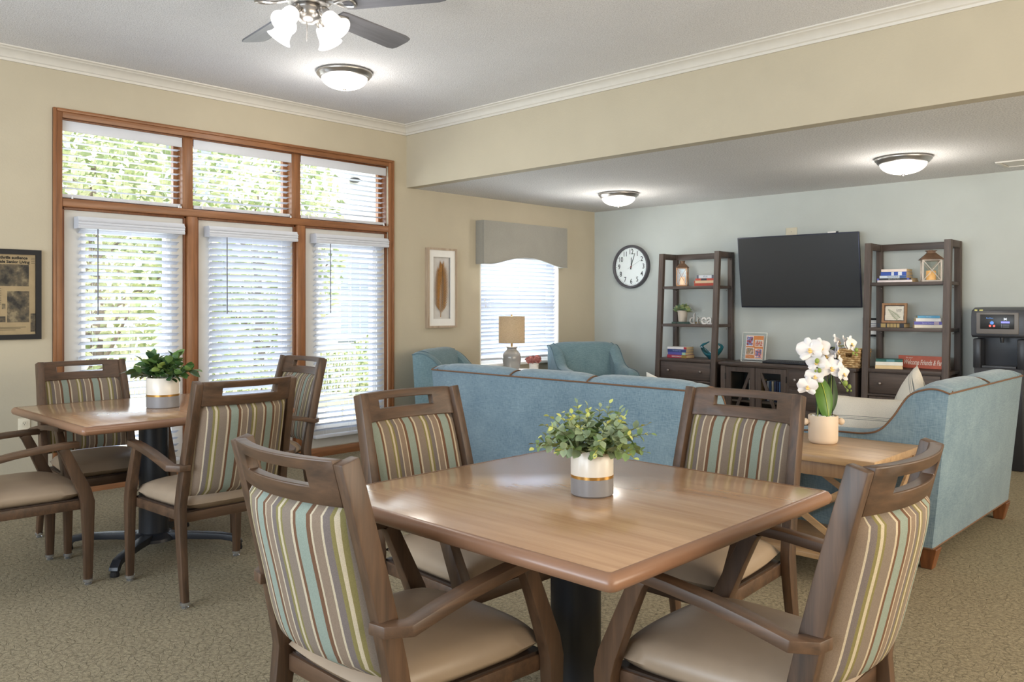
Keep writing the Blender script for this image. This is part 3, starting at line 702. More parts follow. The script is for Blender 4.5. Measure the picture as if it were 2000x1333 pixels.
def eucalyptus():
    r = thing('potted_eucalyptus', 'faux eucalyptus in a white and grey pot with a gold line, on the front table', 'plant', (4.612, -5.870, 0.7555))
    band_pot(r, 0.061, 0.130)
    g1 = plain('eucalyptus_grey_green', (142, 158, 122), 0.6, var=0.22, nscale=40); g2 = plain('eucalyptus_green', (124, 146, 88), 0.6, var=0.2, nscale=40); g3 = plain('eucalyptus_yellow_tip', (194, 198, 108), 0.6, var=0.15, nscale=40)
    ms = {k: [leaf_mesh('leaf', L, Wd, m, 0.18, 4, 0.05) for L, Wd in ((0.029, 0.028), (0.024, 0.022), (0.016, 0.012))] for k, m in (('a', g1), ('b', g2), ('c', g3))}
    stm = B(); rnd = random.Random(4); n = 0; extra = B(); rest = []
    for k in range(34):
        az = k*2.399963+0.3; el = (0.10, 0.42, 0.72, 1.0, 1.3)[k % 5]+rnd.uniform(-0.1, 0.1)
        L = rnd.uniform(0.128, 0.170)*(1.0 if el < 0.5 else 0.95 if el > 1 else 1.0)
        base = Vector((0.034*cos(az), 0.034*sin(az), 0.108)); pts = []
        for j in range(10):
            f = j/9; e = el+0.60*(1-f)*(1-el/1.6)-0.30*f*f*(1 if el < 0.9 else 0.2)
            d = Vector((cos(az)*cos(e), sin(az)*cos(e), sin(e)))
            pts.append(base if j == 0 else pts[-1]+d*L/9)
        stm.tube(pts, [0.0016-0.0001*j for j in range(10)], 4)
        for j in range(2, 10):
            f = j/9; t = (pts[j]-pts[j-1]).normalized(); s = t.orthogonal().normalized(); s.rotate(Matrix.Rotation(j*1.57+k, 3, t))
            key = 'c' if f > 0.80 and rnd.random() < 0.6 else ('a' if rnd.random() < 0.65 else 'b'); si = 0 if f < 0.62 else (1 if f < 0.88 else 2)
            for sg in ((-1, 1) if j < 9 else (1,)):
                d = s*sg*1.0+t*(0.55 if j < 9 else 3)+Vector((0, 0, rnd.uniform(-0.1, 0.3)))
                rest.append((pts[j].length, key, si, pts[j].copy(), aim(d, rnd.uniform(-0.7, 0.7))))
    rest.sort(key=lambda q: -q[0])                       # the outermost 295 are leaves of their own, the hidden inner ones one part
    mm = [g1, g2, g3]
    for i, (_, key, si, p, e) in enumerate(rest):
        if i < 295: link('leaf', ms[key][si], r, p, e)
        else:
            nf = len(extra.bm.faces); tmp = ms[key][si].copy(); tmp.transform(Matrix.Translation(p) @ e.to_matrix().to_4x4()); extra.bm.from_mesh(tmp); bpy.data.meshes.remove(tmp)
            extra.bm.faces.ensure_lookup_table()
            for q in range(nf, len(extra.bm.faces)): extra.bm.faces[q].material_index = 'abc'.index(key)
    extra.done('inner_leaves', mm, r, 80)['kind'] = 'stuff'
    stm.done('stems', plain('green_stem', (112, 120, 70), 0.6), r)
eucalyptus()
def leafy():
    r = thing('potted_plant', 'leafy dark green plant in a white and grey pot on the rear table', 'plant', (1.715, -5.862, 0.7555))
    band_pot(r, 0.083, 0.158)
    ms = [leaf_mesh('leaf', L, Wd, plain('glossy_leaf', c, 0.35, var=0.2, nscale=30), 0.2, 4, 0.0) for L, Wd, c in ((0.062, 0.044, (72, 104, 56)), (0.056, 0.040, (98, 128, 70)), (0.050, 0.036, (128, 150, 78)), (0.064, 0.042, (60, 88, 54)))]
    rnd = random.Random(9); stm = B()
    for k in range(24):
        az = k*2.399963; el = (0.25, 0.6, 0.95, 1.25)[k % 4]+rnd.uniform(-0.1, 0.1); L = rnd.uniform(0.105, 0.145)
        base = Vector((0.04*cos(az), 0.04*sin(az), 0.135)); pts = [base]
        for j in range(6):
            e = el+0.42-0.09*j; pts.append(pts[-1]+Vector((cos(az)*cos(e), sin(az)*cos(e), sin(e)))*L/6)
        stm.tube(pts, 0.0018, 4)
        for j in range(2, 7):
            t = (pts[j]-pts[j-1]).normalized(); s = t.orthogonal().normalized(); s.rotate(Matrix.Rotation(j*2.1+k, 3, t))
            for sg in ((-1, 1) if j < 6 else (1,)):
                d = s*sg+t*(0.8 if j < 6 else 3)+Vector((0, 0, 0.15)); link('leaf', rnd.choice(ms), r, pts[j], aim(d, rnd.uniform(-0.8, 0.8)))
    stm.done('stems', plain('leafy_stem', (84, 96, 56), 0.6), r)
leafy()
def orchid():
    """local x runs along the view's right, local y away from it"""
    r = thing('orchid', 'white moth orchid in a blush round-handled pot on the oak end table', 'plant', (4.355, -3.705, 0.612), radians(44))
    M['blush'] = plain('blush_ceramic', (214, 194, 172), 0.55, var=0.02)
    B().lathe([(0.02, 0), (0.058, 0), (0.066, 0.006), (0.070, 0.020), (0.071, 0.135), (0.0695, 0.138), (0.066, 0.136), (0.066, 0.120), (0.01, 0.118)], 40).done('pot', M['blush'], r, 50)
    for s in (-1, 1):
        B().ball((s*0.089, 0, 0.106), 0.0175, seg=16).done('ball_handle', M['blush'], r)
        B().tube([(s*0.066, 0, 0.106), (s*0.08, 0, 0.106)], 0.009, 10).done('handle_neck', M['blush'], r)
    b = B(); rnd = random.Random(2)
    for k in range(46):
        a = k*2.4; q = 0.058*math.sqrt((k+0.5)/46); b.ball((q*cos(a), q*sin(a), 0.124+rnd.uniform(0, 0.006)), rnd.uniform(0.006, 0.010), (1, 1, 0.8), 6)
    o = b.done('pebbles', M['white'], r); o['kind'] = 'stuff'
    G = plain('orchid_leaf', (86, 122, 52), 0.4, var=0.12); GD = plain('orchid_leaf_back', (58, 78, 46), 0.45, var=0.12); RIB = plain('leaf_midrib', (176, 190, 80), 0.5)
    for base, tip, w, m, bend in (((0.020, -0.02, 0.122), (-0.045, -0.05, 0.345), 0.088, G, 0.02), ((0.024, 0.015, 0.122), (0.062, 0.03, 0.335), 0.082, GD, 0.02), ((0.0, 0.03, 0.122), (0.020, 0.07, 0.345), 0.080, GD, 0.03)):
        p0, p1 = Vector(base), Vector(tip); ax = (p1-p0); side = Vector((1, 0.15, 0)); side = (side-ax*side.dot(ax)/ax.length_squared).normalized(); nrm = ax.cross(side).normalized()
        def lf(u, v, s): 
            f = (v+1)/2; ww = w/2*(sin(pi*(0.06+0.92*f**0.9))**0.75)
            return p0+ax*f+side*(u*ww+bend*sin(pi*f))+nrm*(0.012*u*u+s*0.0012*(1-u*u)+0.02*sin(pi*f))
        lo = B().pillow(lf, 8, 14).done('leaf', m, r, 80)
        if m is G: B().tube([p0+ax*f+side*(bend*sin(pi*f))+nrm*(0.02*sin(pi*f)-0.003) for f in (0.02, 0.2, 0.4, 0.6, 0.8, 0.95)], 0.0016, 5).done('midrib', RIB, lo)
    STEM = plain('orchid_stem', (128, 142, 74), 0.5); STK = plain('black_stake', (34, 34, 32), 0.6)
    for pts in ([(-0.028, 0, 0.12), (-0.022, 0, 0.30), (-0.03, -0.01, 0.42), (-0.03, -0.02, 0.475), (-0.055, -0.03, 0.46), (-0.075, -0.035, 0.38), (-0.095, -0.04, 0.30)],
                [(0.045, 0.02, 0.12), (0.045, 0.01, 0.32), (0.040, 0.0, 0.43), (0.012, -0.02, 0.455), (-0.02, -0.03, 0.40), (0.06, -0.02, 0.34), (0.10, -0.02, 0.28), (0.12, -0.02, 0.262)],
                [(0.034, 0.03, 0.12), (0.034, 0.03, 0.36), (0.045, 0.02, 0.455), (0.075, 0.01, 0.478), (0.115, 0.0, 0.482), (0.145, 0.0, 0.484)]):
        B().tube(smooth_path(pts, 5), 0.0024, 6).done('stem', STEM, r)
    for x, z in ((-0.030, 0.40), (0.03, 0.40), (0.052, 0.40)): B().tube([(x, 0.015, 0.12), (x, 0.015, z)], 0.0018, 5).done('stake', STK, r)
    # one flower: three sepals, two broad petals and a yellow-throated lip
    PW = plain('orchid_white', (222, 220, 222), 0.6, var=0.02); LIP = plain('orchid_lip', (226, 190, 120), 0.5, var=0.2); 
    PW.node_tree.nodes['Principled BSDF'].inputs['Subsurface Weight'].default_value = 0.15
    PW.node_tree.nodes['Principled BSDF'].inputs['Subsurface Radius'].default_value = (0.01, 0.01, 0.01)
    def petal(L, w, cup):
        return B().pillow(lambda u, v, s: (u*w/2*(sin(pi*(0.10+0.82*((v+1)/2)**0.8))**0.6), s*0.0007*(1-u*u)*(1-v*v)-cup*((v+1)/2)**2*L+0.15*w*u*u, (v+1)/2*L), 8, 8).mesh('petal', PW, 80)
    pm = [petal(0.050, 0.038, 0.10), petal(0.052, 0.064, 0.12), petal(0.020, 0.016, -0.5)]
    lipm = B().pillow(lambda u, v, s: (u*0.008*(1-0.4*v), -0.008-0.008*(1-v*v)+s*0.0008, -0.004-0.012*(v+1)/2), 6, 6).mesh('lip', LIP, 80)
    colm = B().ball((0, -0.005, 0.001), 0.0055, (1, 1.4, 1), 8).mesh('column', LIP, 80)
    FL = [(-0.085, -0.05, 0.465, 1.22, -18, 12), (-0.030, -0.045, 0.475, 1.0, 6, 18), (0.055, -0.03, 0.462, 0.95, 70, -10), (0.020, -0.050, 0.375, 1.12, 4, 2), (-0.055, -0.055, 0.405, 0.95, -24, 12), (0.085, -0.04, 0.345, 0.85, 34, 4),
          (-0.062, -0.055, 0.335, 0.92, -14, 0), (-0.100, -0.06, 0.285, 0.98, -10, -4), (0.005, -0.02, 0.430, 1.0, 10, 20), (0.080, 0.02, 0.500, 0.85, 48, 24), (0.115, 0.01, 0.495, 0.8, 62, 16), (0.140, 0.0, 0.490, 0.85, 35, 10), (0.075, -0.02, 0.395, 0.85, 58, 0)]
    for i, (x, y, z, s, yaw, pitch) in enumerate(FL):
        f = bpy.data.objects.new('flower', None); COL.objects.link(f); f.parent = r; f.location = (x, y, z); f.scale = (s,)*3; f.rotation_euler = (radians(-pitch), radians((i*37) % 24-12), radians(yaw)); f.empty_display_size = 0.02
        for ang, q in ((0, 0), (128, 0), (-128, 0), (68, 1), (-68, 1)): link('petal', pm[q], f, (0, 0.002 if q == 0 else -0.001, 0), (0, radians(ang), 0))
        link('petal', pm[2], f, (0, -0.003, -0.004), (radians(180), 0, 0)); link('lip', lipm, f); link('column', colm, f)
    BUD = plain('orchid_bud', (126, 144, 62), 0.5, var=0.15)
    for x, y, z, s in ((-0.058, -0.075, 0.412, 0.012), (-0.045, -0.07, 0.365, 0.0105), (-0.064, -0.07, 0.362, 0.006), (0.085, -0.062, 0.302, 0.013), (0.118, -0.03, 0.282, 0.0105), (0.108, -0.03, 0.262, 0.006), (0.126, -0.03, 0.262, 0.005), (0.166, 0.0, 0.462, 0.010), (0.150, 0.0, 0.445, 0.007), (0.166, 0.0, 0.438, 0.006)):
        B().ball((x, y, z), s, (0.9, 0.9, 1.15), 10).done('bud', BUD, r, 80)
orchid()

# ------------------------------------------------------------------ shelf wall: two ladder shelves and the media console
def ladder_shelf(label, x0, x1):
    r = thing('ladder_shelf', label, 'shelf', ((x0+x1)/2, -0.035, 0), 0, 'tapering dark shelf units'); hw = (x1-x0)/2
    yf = lambda z: -0.340-0.0647*(1.842-z)+0.035          # front face of the leaning front posts
    for sx in (-1, 1):
        x = sx*(hw-0.027)
        B().loft([[(x-0.027, yf(z), z), (x+0.027, yf(z), z), (x+0.027, yf(z)+0.045, z), (x-0.027, yf(z)+0.045, z)] for z in (0, 1.842)]).sharp_bevel(0.002, 1).done('front_post', M['dkz'], r)
        B().b2((x-0.025, -0.045, 0), (x+0.025, 0.0, 1.841), 0.002).done('rear_post', M['dkz'], r)
        B().b2((x-0.022, yf(1.83)+0.02, 1.782), (x+0.022, -0.02, 1.841), 0.002).done('side_rail', M['dkx'], r)
        for z in (1.466, 1.073): B().ball((x-sx*0.028, -0.06, z-0.02), 0.006, seg=8).done('shelf_bolt', M['knob'], r)
    B().b2((-hw+0.03, -0.030, 1.782), (hw-0.03, -0.006, 1.841), 0.002).done('back_rail', M['dkx'], r)
    for z in (1.495, 1.102):
        B().b2((-hw+0.05, yf(z)+0.008, z-0.029), (hw-0.05, -0.046, z), 0.002).b2((-hw+0.012, yf(z)+0.05, z-0.0282), (hw-0.012, -0.0455, z-0.0008), 0.002).done('shelf', M['dkx'], r)
    # cabinet
    zt = 0.747
    B().b2((-hw+0.05, yf(zt)+0.004, zt-0.03), (hw-0.05, -0.004, zt), 0.002).b2((-hw+0.010, yf(zt)+0.05, zt-0.0292), (hw-0.010, -0.0035, zt-0.0008), 0.002).done('cabinet_top', M['dkx'], r)
    B().b2((-hw+0.045, yf(zt)+0.03, 0.10), (hw-0.045, -0.006, zt-0.03)).done('cabinet_body', M['dkz'], r)
    d = B().b2((-hw+0.062, yf(zt)+0.004, 0.535), (hw-0.062, yf(zt)+0.030, 0.708), 0.003).done('drawer', M['dkx'], r)
    for sx in (-1, 1): B().lathe([(0.005, 0), (0.005, 0.014), (0.013, 0.020), (0.013, 0.028), (0.006, 0.033), (0.001, 0.033)], 12).done('knob', M['knob'], d, 60, (sx*0.19, yf(zt)+0.006, 0.622), (pi/2, 0, 0))
    B().b2((-hw+0.05, yf(0.5)+0.006, 0.512), (hw-0.05, yf(0.5)+0.05, 0.530), 0.002).done('divider_rail', M['dkx'], r)
    for sx in (-1, 1):
        a, c = sorted((sx*0.003, sx*(hw-0.062))); y = yf(0.4)
        dr = cells(B(), 'y', [a, a+0.05, c-0.05, c], [0.12, 0.17, 0.455, 0.507], [(a+0.05, c-0.05, 0.17, 0.455)], y+0.02, y+0.04).done('door', M['dkz'], r, 0)
        B().b2((a+0.045, y+0.030, 0.165), (c-0.045, y+0.038, 0.46)).done('door_panel', M['dkx'], dr, 0)
    return r
ladder_shelf('dark tapering shelf unit beside the wall clock', 1.135, 1.848)
ladder_shelf('dark tapering shelf unit beside the water dispenser', 3.283, 3.982)
mc = thing('media_console', 'low dark media console with glass doors beneath the television', 'cabinet', (2.575, -0.03, 0))
B().b2((-0.675, -0.42, 0.712), (0.675, 0, 0.740), 0.003).b2((-0.650, -0.405, 0.700), (0.650, 0, 0.713), 0.004).done('top', M['dkx'], mc)
for x in (-0.635, 0.635): B().b2((x-0.025, -0.40, 0), (x+0.025, -0.005, 0.702), 0.002).done('side_panel', M['dkz'], mc)
B().b2((-0.62, -0.012, 0.06), (0.62, -0.002, 0.70)).done('back_panel', M['dark'], mc, 0)
B().b2((-0.62, -0.38, 0.06), (0.62, -0.01, 0.085)).done('bottom_panel', M['dkx'], mc, 0)
B().b2((0.025, -0.395, 0.06), (0.045, -0.01, 0.70)).done('centre_panel', M['dkz'], mc, 0)
B().b2((-0.62, -0.37, 0.355), (0.03, -0.01, 0.375)).done('inner_shelf', M['dkx'], mc, 0)
for k, (a, c) in enumerate(((-0.605, -0.293), (-0.287, 0.025))):
    dr = cells(B(), 'y', [a, a+0.055, c-0.055, c], [0.09, 0.14, 0.650, 0.695], [(a+0.055, c-0.055, 0.14, 0.650)], -0.402, -0.380).done('glass_door', M['dkz'], mc, 0)
    xa, xb = (a+0.05, c-0.05) if k == 0 else (c-0.05, a+0.05)
    B().beam([((xa, -0.392, 0.14), 0.014, 0.007, (1, 0, 0)), ((xb, -0.392, 0.652), 0.014, 0.007, (1, 0, 0))]).done('diagonal_brace', M['dkz'], dr, 0)
    B().b2((a+0.05, -0.387, 0.135), (c-0.05, -0.384, 0.655)).done('pane', M['glass'], dr, 0)
    B().lathe([(0.005, 0), (0.005, 0.014), (0.012, 0.020), (0.012, 0.027), (0.001, 0.032)], 12).done('knob', M['knob'], dr, 60, (c-0.022 if k == 0 else a+0.022, -0.401, 0.45), (pi/2, 0, 0))
    for z in (0.60, 0.18): B().b2(((a-0.004 if k == 0 else c-0.004), -0.408, z-0.03), ((a+0.004 if k == 0 else c+0.004), -0.398, z+0.03)).done('hinge', M['dark'], dr, 0)
for z0, z1 in ((0.520, 0.690), (0.338, 0.506), (0.150, 0.324)):
    d = B().b2((0.052, -0.404, z0), (0.600, -0.38, z1), 0.003).done('drawer', M['dkx'], mc)
    for x in (0.115, 0.535): B().lathe([(0.005, 0), (0.005, 0.014), (0.013, 0.020), (0.013, 0.028), (0.001, 0.033)], 12).done('knob', M['knob'], d, 60, (x, -0.403, (z0+z1)/2), (pi/2, 0, 0))
B().b2((0.045, -0.395, 0.09), (0.612, -0.379, 0.70)).done('drawer_rails', M['dkz'], mc, 0)

# ------------------------------------------------------------------ books
M['pages'] = plain('paper_pages', (216, 192, 148), 0.9, var=0.08, nscale=120)
M['pagesw'] = plain('white_pages', (232, 226, 212), 0.9, var=0.05, nscale=120)
BM = {}
def bmat(c, rough=0.5):
    if c not in BM: BM[c] = plain('book_cover_%02x%02x%02x' % c, c, rough, var=0.05)
    return BM[c]
def book(label, loc, L, D, T, col, group, rz=0.0, bands=(), title=None, tcol=(235, 235, 230), pages='pages', upright=False, tilt=0.0):
    """lying book, spine towards -y (length L along x); upright turns it on its tail with the spine still to -y"""
    r = thing('book', label, 'book', loc, rz, group, rot=((0, tilt-pi/2, rz) if upright else None))
    if upright: r.rotation_euler = (0, -pi/2+tilt, 0)
    c = 0.0018
    B().b2((-L/2, -D/2, 0), (L/2, D/2, c)).b2((-L/2, -D/2, T-c), (L/2, D/2, T)).b2((-L/2, -D/2, 0), (L/2, -D/2+c, T), 0.0008).done('cover', bmat(col), r, 0)
    B().b2((-L/2+0.003, -D/2+0.002, c), (L/2-0.003, D/2-0.003, T-c)).done('pages', M[pages], r, 0)
    for a, b2_, bc in bands: B().b2((-L/2+L*a, -D/2-0.0005, T*0.04), (-L/2+L*b2_, -D/2+0.001, T*0.96)).done('spine_band', bmat(bc), r, 0)
    if title: text('spine_title', title, T*0.62, bmat(tcol), r, (0, -D/2-0.0012, T/2), (pi/2, 0, 0), sx=0.8)
    return r
Z1, Z2, Z3, ZC = 1.4955, 1.1025, 0.7475, 0.7405
def stack(specs, x, y, z, group):
    for (label, dx, L, D, T, col, bands, title, tcol, rz) in specs:
        book(label, (x+dx, y, z), L, D, T, col, group, radians(rz), bands, title, tcol); z += T+0.0003
stack([('red hardback at the bottom of the upper pile beside the clock-side lantern', 0.0, 0.225, 0.15, 0.028, (176, 66, 48), (), None, (0, 0, 0), 4),
       ('cream book second from bottom on the clock-side upper shelf', -0.003, 0.222, 0.15, 0.028, (216, 188, 152), ((0.0, 0.06, (180, 80, 60)),), None, (0, 0, 0), 4),
       ('red and black book third up in the pile beside the clock-side lantern', 0.004, 0.210, 0.145, 0.021, (184, 72, 52), ((0.3, 0.6, (44, 42, 52)),), None, (0, 0, 0), 6),
       ('grey paperback with white spine panel topping the clock-side upper pile', 0.014, 0.200, 0.14, 0.034, (84, 88, 104), ((0.12, 0.85, (206, 210, 216)),), 'ATLAS', (110, 120, 135), 3)], 1.615, -0.17, Z1, 'books on the upper clock-side shelf')
book('thin dark green book lying under the potted succulent', (1.385, -0.215, Z2), 0.24, 0.17, 0.020, (52, 74, 66), 'single green book', radians(2), ((0.2, 0.28, (30, 30, 30)),))
stack([('crimson hardback with pale title at the bottom of the low blue pile', 0.0, 0.235, 0.16, 0.032, (158, 44, 66), ((0.74, 1.0, (142, 116, 50)),), 'HARVE PENICHT', (236, 226, 226), 0),
       ('violet book with pale end band in the low pile beside the teal bowl', 0.0, 0.215, 0.155, 0.028, (86, 82, 158), ((0.80, 1.0, (150, 186, 160)),), None, (0, 0, 0), -1),
       ('navy blue book near the top of the low pile beside the teal bowl', -0.002, 0.222, 0.155, 0.030, (44, 62, 120), (), 'The Audio Tour', (150, 172, 214), 1),
       ('white book with red end topping the low pile beside the teal bowl', -0.004, 0.226, 0.15, 0.024, (226, 222, 222), ((0.86, 1.0, (168, 40, 44)),), None, (0, 0, 0), 2)], 1.365, -0.28, Z3, 'books on the low clock-side shelf')
stack([('thin white book at the very bottom of the blue pile beside the white lantern', 0.01, 0.290, 0.17, 0.020, (234, 222, 220), (), None, (0, 0, 0), 0),
       ('black atlas with white lettering in the pile beside the white lantern', 0.005, 0.285, 0.17, 0.016, (38, 38, 44), ((0.0, 0.06, (90, 96, 190)), (0.88, 0.94, (90, 96, 190))), 'ESSENTIAL WORLD ATLAS', (226, 226, 220), 0),
       ('pale blue book lying third from bottom beside the white lantern', -0.005, 0.225, 0.165, 0.022, (214, 224, 236), ((0.75, 1.0, (60, 92, 150)),), 'THE COOKS BOOK', (50, 70, 110), 0),
       ('royal blue book with white patches beside the white lantern', -0.001, 0.215, 0.16, 0.032, (52, 82, 168), ((0.42, 0.52, (220, 226, 236)), (0.68, 0.83, (220, 226, 236))), None, (0, 0, 0), 0),
       ('cream book topping the pile beside the white lantern', 0.0, 0.210, 0.16, 0.024, (232, 216, 206), (), None, (0, 0, 0), 2)], 3.500, -0.185, Z1, 'books on the upper dispenser-side shelf')
book('black book with gold ribbed spine lying under the fern picture', (3.485, -0.22, Z2), 0.225, 0.15, 0.036, (40, 40, 48), 'single gold ribbed book', 0, ((0.14, 0.32, (170, 146, 92)), (0.37, 0.47, (170, 146, 92)), (0.49, 0.59, (170, 146, 92)), (0.61, 0.71, (170, 146, 92)), (0.73, 0.83, (170, 146, 92))))
stack([('cream book at the bottom of the middle-shelf pile near the dispenser', 0.0, 0.215, 0.15, 0.028, (230, 222, 206), (), None, (0, 0, 0), 24),
       ('violet book second from bottom near the dispenser', -0.002, 0.21, 0.15, 0.027, (102, 100, 178), ((0.72, 0.9, (190, 172, 190)),), 'Second Chances', (200, 200, 236), 22),
       ('white book second from top in the middle-shelf pile near the dispenser', -0.003, 0.19, 0.14, 0.029, (236, 234, 230), (), None, (0, 0, 0), 26),
       ('sky blue book topping the middle-shelf pile near the dispenser', 0.002, 0.17, 0.14, 0.020, (96, 166, 206), (), 'The Rose', (190, 224, 240), 24)], 3.755, -0.20, Z2, 'books on the middle dispenser-side shelf')
stack([('cream cloth book at the bottom of the pile beside the coral sign', 0.0, 0.215, 0.16, 0.030, (222, 196, 150), (), None, (0, 0, 0), 18),
       ('white book in the middle of the pile beside the coral sign', 0.002, 0.215, 0.155, 0.030, (228, 226, 218), (), None, (0, 0, 0), 18),
       ('dark teal book topping the pile beside the coral sign', 0.004, 0.21, 0.15, 0.022, (40, 96, 88), ((0.4, 0.7, (88, 140, 150)),), None, (0, 0, 0), 17)], 3.475, -0.30, Z3, 'books on the low dispenser-side shelf')
dv = [((30, 40, 66), 0.014), ((196, 204, 216), 0.014), ((52, 92, 150), 0.016), ((210, 196, 170), 0.018), ((36, 60, 110), 0.016), ((28, 46, 86), 0.015), ((60, 104, 160), 0.015), ((24, 34, 60), 0.014), ((70, 120, 170), 0.014), ((40, 44, 60), 0.014)]
names = ['midnight', 'silver', 'mid blue', 'tan', 'deep blue', 'navy', 'steel blue', 'ink blue', 'light blue', 'slate']
x = 2.325
for (c, t), nm in zip(dv, names):
    book(nm+' disc case upright behind the console glass door nearer the drawers', (x+t, -0.24, 0.3755+0.095), 0.19, 0.135, t, c, 'disc cases behind the second glass door', 0, ((0.1, 0.2, (200, 200, 205)),), None, (0, 0, 0), 'pagesw', True); x += t+0.008
x = 2.155
for (c, t), nm in zip([((206, 200, 194), 0.020), ((214, 210, 206), 0.020), ((150, 60, 56), 0.014), ((60, 84, 140), 0.014), ((214, 186, 110), 0.014)], ['pale grey', 'white', 'brick red', 'blue', 'yellow']):
    book(nm+' disc case upright behind the console glass door nearer the clock', (x+t, -0.24, 0.3755+0.0975), 0.195, 0.135, t, c, 'disc cases behind the first glass door', 0, ((0.35, 0.6, (180, 40, 40)),) if nm == 'white' else (), None, (0, 0, 0), 'pagesw', True); x += t+0.009
rb = thing('candle_jar', 'small reddish glass candle jar on the console lower shelf', 'candle', (2.40, -0.25, 0.0855))
B().lathe([(0.02, 0), (0.032, 0.002), (0.032, 0.20), (0.028, 0.20)], 16).done('jar', plain('red_glass', (150, 66, 58), 0.2), rb)
B().lathe([(0.033, 0.198), (0.034, 0.225), (0.01, 0.23)], 16).done('lid', plain('jar_lid', (60, 40, 38), 0.4), rb)

# ------------------------------------------------------------------ lanterns with candles
M['rust'] = plain('aged_copper', (110, 84, 64), 0.5, 0.3, var=0.25, nscale=25)
M['copper'] = plain('copper_frame', (168, 124, 86), 0.4, 0.4, var=0.15)
M['whitewash'] = plain('whitewashed_wood', (208, 196, 184), 0.7, var=0.12, nscale=30)
M['wax'] = emit('glowing_wax', (240, 182, 112), 0.22)
def lantern(label, clabel, loc, rz, w, h, roof, fm, rm):
    r = thing('lantern', label, 'lantern', loc, rz, 'candle lanterns on the shelves'); a = w/2; t = w*0.065
    B().b2((-a, -a, 0), (a, a, h*0.055), 0.002).done('base', fm if fm != M['copper'] else M['copper'], r)
    zb, zt = h*0.055, h*0.70
    for sx in (-1, 1):
        for sy in (-1, 1): B().b2((sx*(a-t*0.5)-t*0.55, sy*(a-t*0.5)-t*0.55, zb), (sx*(a-t*0.5)+t*0.55, sy*(a-t*0.5)+t*0.55, zt)).done('corner_post', fm, r, 0)
    B().b2((-a, -a, zt-t), (a, a, zt), 0.001).done('top_frame', fm, r)
    q = t*0.3
    for k in range(4):
        R = Matrix.Rotation(k*pi/2, 4, 'Z')
        for s in (-1, 1):
            b = B(); b.beam([((-a+t, -a+t*0.5+s*0.0008, zb if s > 0 else zt-t), q, q, (0, 1, 0)), ((a-t, -a+t*0.5+s*0.0008, zt-t if s > 0 else zb), q, q, (0, 1, 0))])
            bmesh.ops.transform(b.bm, matrix=R, verts=b.bm.verts); b.done('cross_bar', fm, r, 0)
        b = B(); b.b2((-a+t, -a+t*0.65, zb), (a-t, -a+t*0.75, zt-t)); bmesh.ops.transform(b.bm, matrix=R, verts=b.bm.verts); b.done('pane', M['glass'], r, 0)
    sq = lambda e, z: [(-e, -e, z), (e, -e, z), (e, e, z), (-e, e, z)]
    if roof == 'round':
        n = [(math.sqrt(2)*a*1.02*f, z) for f, z in ((0.85, zt), (0.87, zt+0.006), (0.72, zt+h*0.06), (0.42, zt+h*0.155), (0.40, zt+h*0.16))]
        B().lathe(n, 28).done('roof', rm, r); B().lathe([(a*0.45, zt+h*0.16), (a*0.45, zt+h*0.24), (a*0.52, zt+h*0.245), (a*0.52, zt+h*0.265), (a*0.1, zt+h*0.27)], 20).done('chimney', rm, r)
    else:
        B().loft([sq(a*1.18, zt), sq(a*1.18, zt+h*0.015), sq(a*0.50, zt+h*0.20), sq(a*0.5, zt+h*0.21)]).done('roof', rm, r, 0); B().loft([sq(a*0.42, zt+h*0.21), sq(a*0.42, zt+h*0.27), sq(a*0.56, zt+h*0.275), sq(a*0.56, zt+h*0.292)]).done('chimney', rm, r, 0)
    B().tube([(a*0.3*cos(pi*k/10), 0, zt+h*0.28+a*0.12*sin(pi*k/10)) for k in range(11)], 0.0016, 5).done('carry_ring', rm, r)
    cr = w*0.255; ch = h*0.30
    c = thing('candle', clabel, 'candle', (loc[0], loc[1], loc[2]+h*0.055+0.0005), 0, 'glowing candles inside lanterns')
    B().lathe([(cr*0.9, 0), (cr, 0.002), (cr, ch-0.004), (cr*0.92, ch), (cr*0.75, ch-0.006), (0.002, ch-0.010)], 20).done('wax', M['wax'], c, 50)
    B().tube([(0, 0, ch-0.012), (0.001, 0, ch+0.004)], 0.0012, 5).done('wick', M['dark'], c)
lantern('small copper lantern with a domed roof on the clock-side shelf', 'glowing cream candle inside the small copper lantern', (1.325, -0.185, Z1), radians(22), 0.112, 0.280, 'round', M['copper'], M['rust'])
lantern('larger whitewashed lantern with a pitched copper roof beside the blue books', 'glowing cream candle inside the larger whitewashed lantern', (3.775, -0.170, Z1), radians(24), 0.150, 0.270, 'square', M['whitewash'], M['rust'])

# ------------------------------------------------------------------ succulent, letters, bowl
su = thing('potted_succulent', 'pale green succulent in a cream pot standing on the green book', 'plant', (1.345, -0.215, Z2+0.0205))
B().lathe([(0.02, 0), (0.040, 0), (0.044, 0.006), (0.052, 0.105), (0.056, 0.107), (0.056, 0.118), (0.050, 0.118), (0.048, 0.10), (0.01, 0.10)], 28).done('pot', plain('cream_pot', (206, 194, 180), 0.6), su, 50)
sm = [leaf_mesh('leaf', 0.060, 0.046, plain('succulent_leaf', c, 0.6, var=0.2, nscale=40), 0.22) for c in ((128, 158, 128), (166, 182, 128), (196, 200, 150))]
rnd = random.Random(5)
for q, (dx, dy, dz) in enumerate(((-0.045, 0, 0.125), (0.0, -0.03, 0.14), (0.045, 0.0, 0.125), (0.0, 0.04, 0.145), (0.02, -0.04, 0.12), (-0.03, -0.035, 0.12), (0.07, -0.01, 0.10), (-0.07, -0.005, 0.10))):
    for k in range(9):
        a = k*2.4; e = 0.25+0.13*k
        link('leaf', rnd.choice(sm), su, (dx, dy, dz), aim((cos(a)*cos(e), sin(a)*cos(e), sin(e)), rnd.uniform(-0.3, 0.3)))
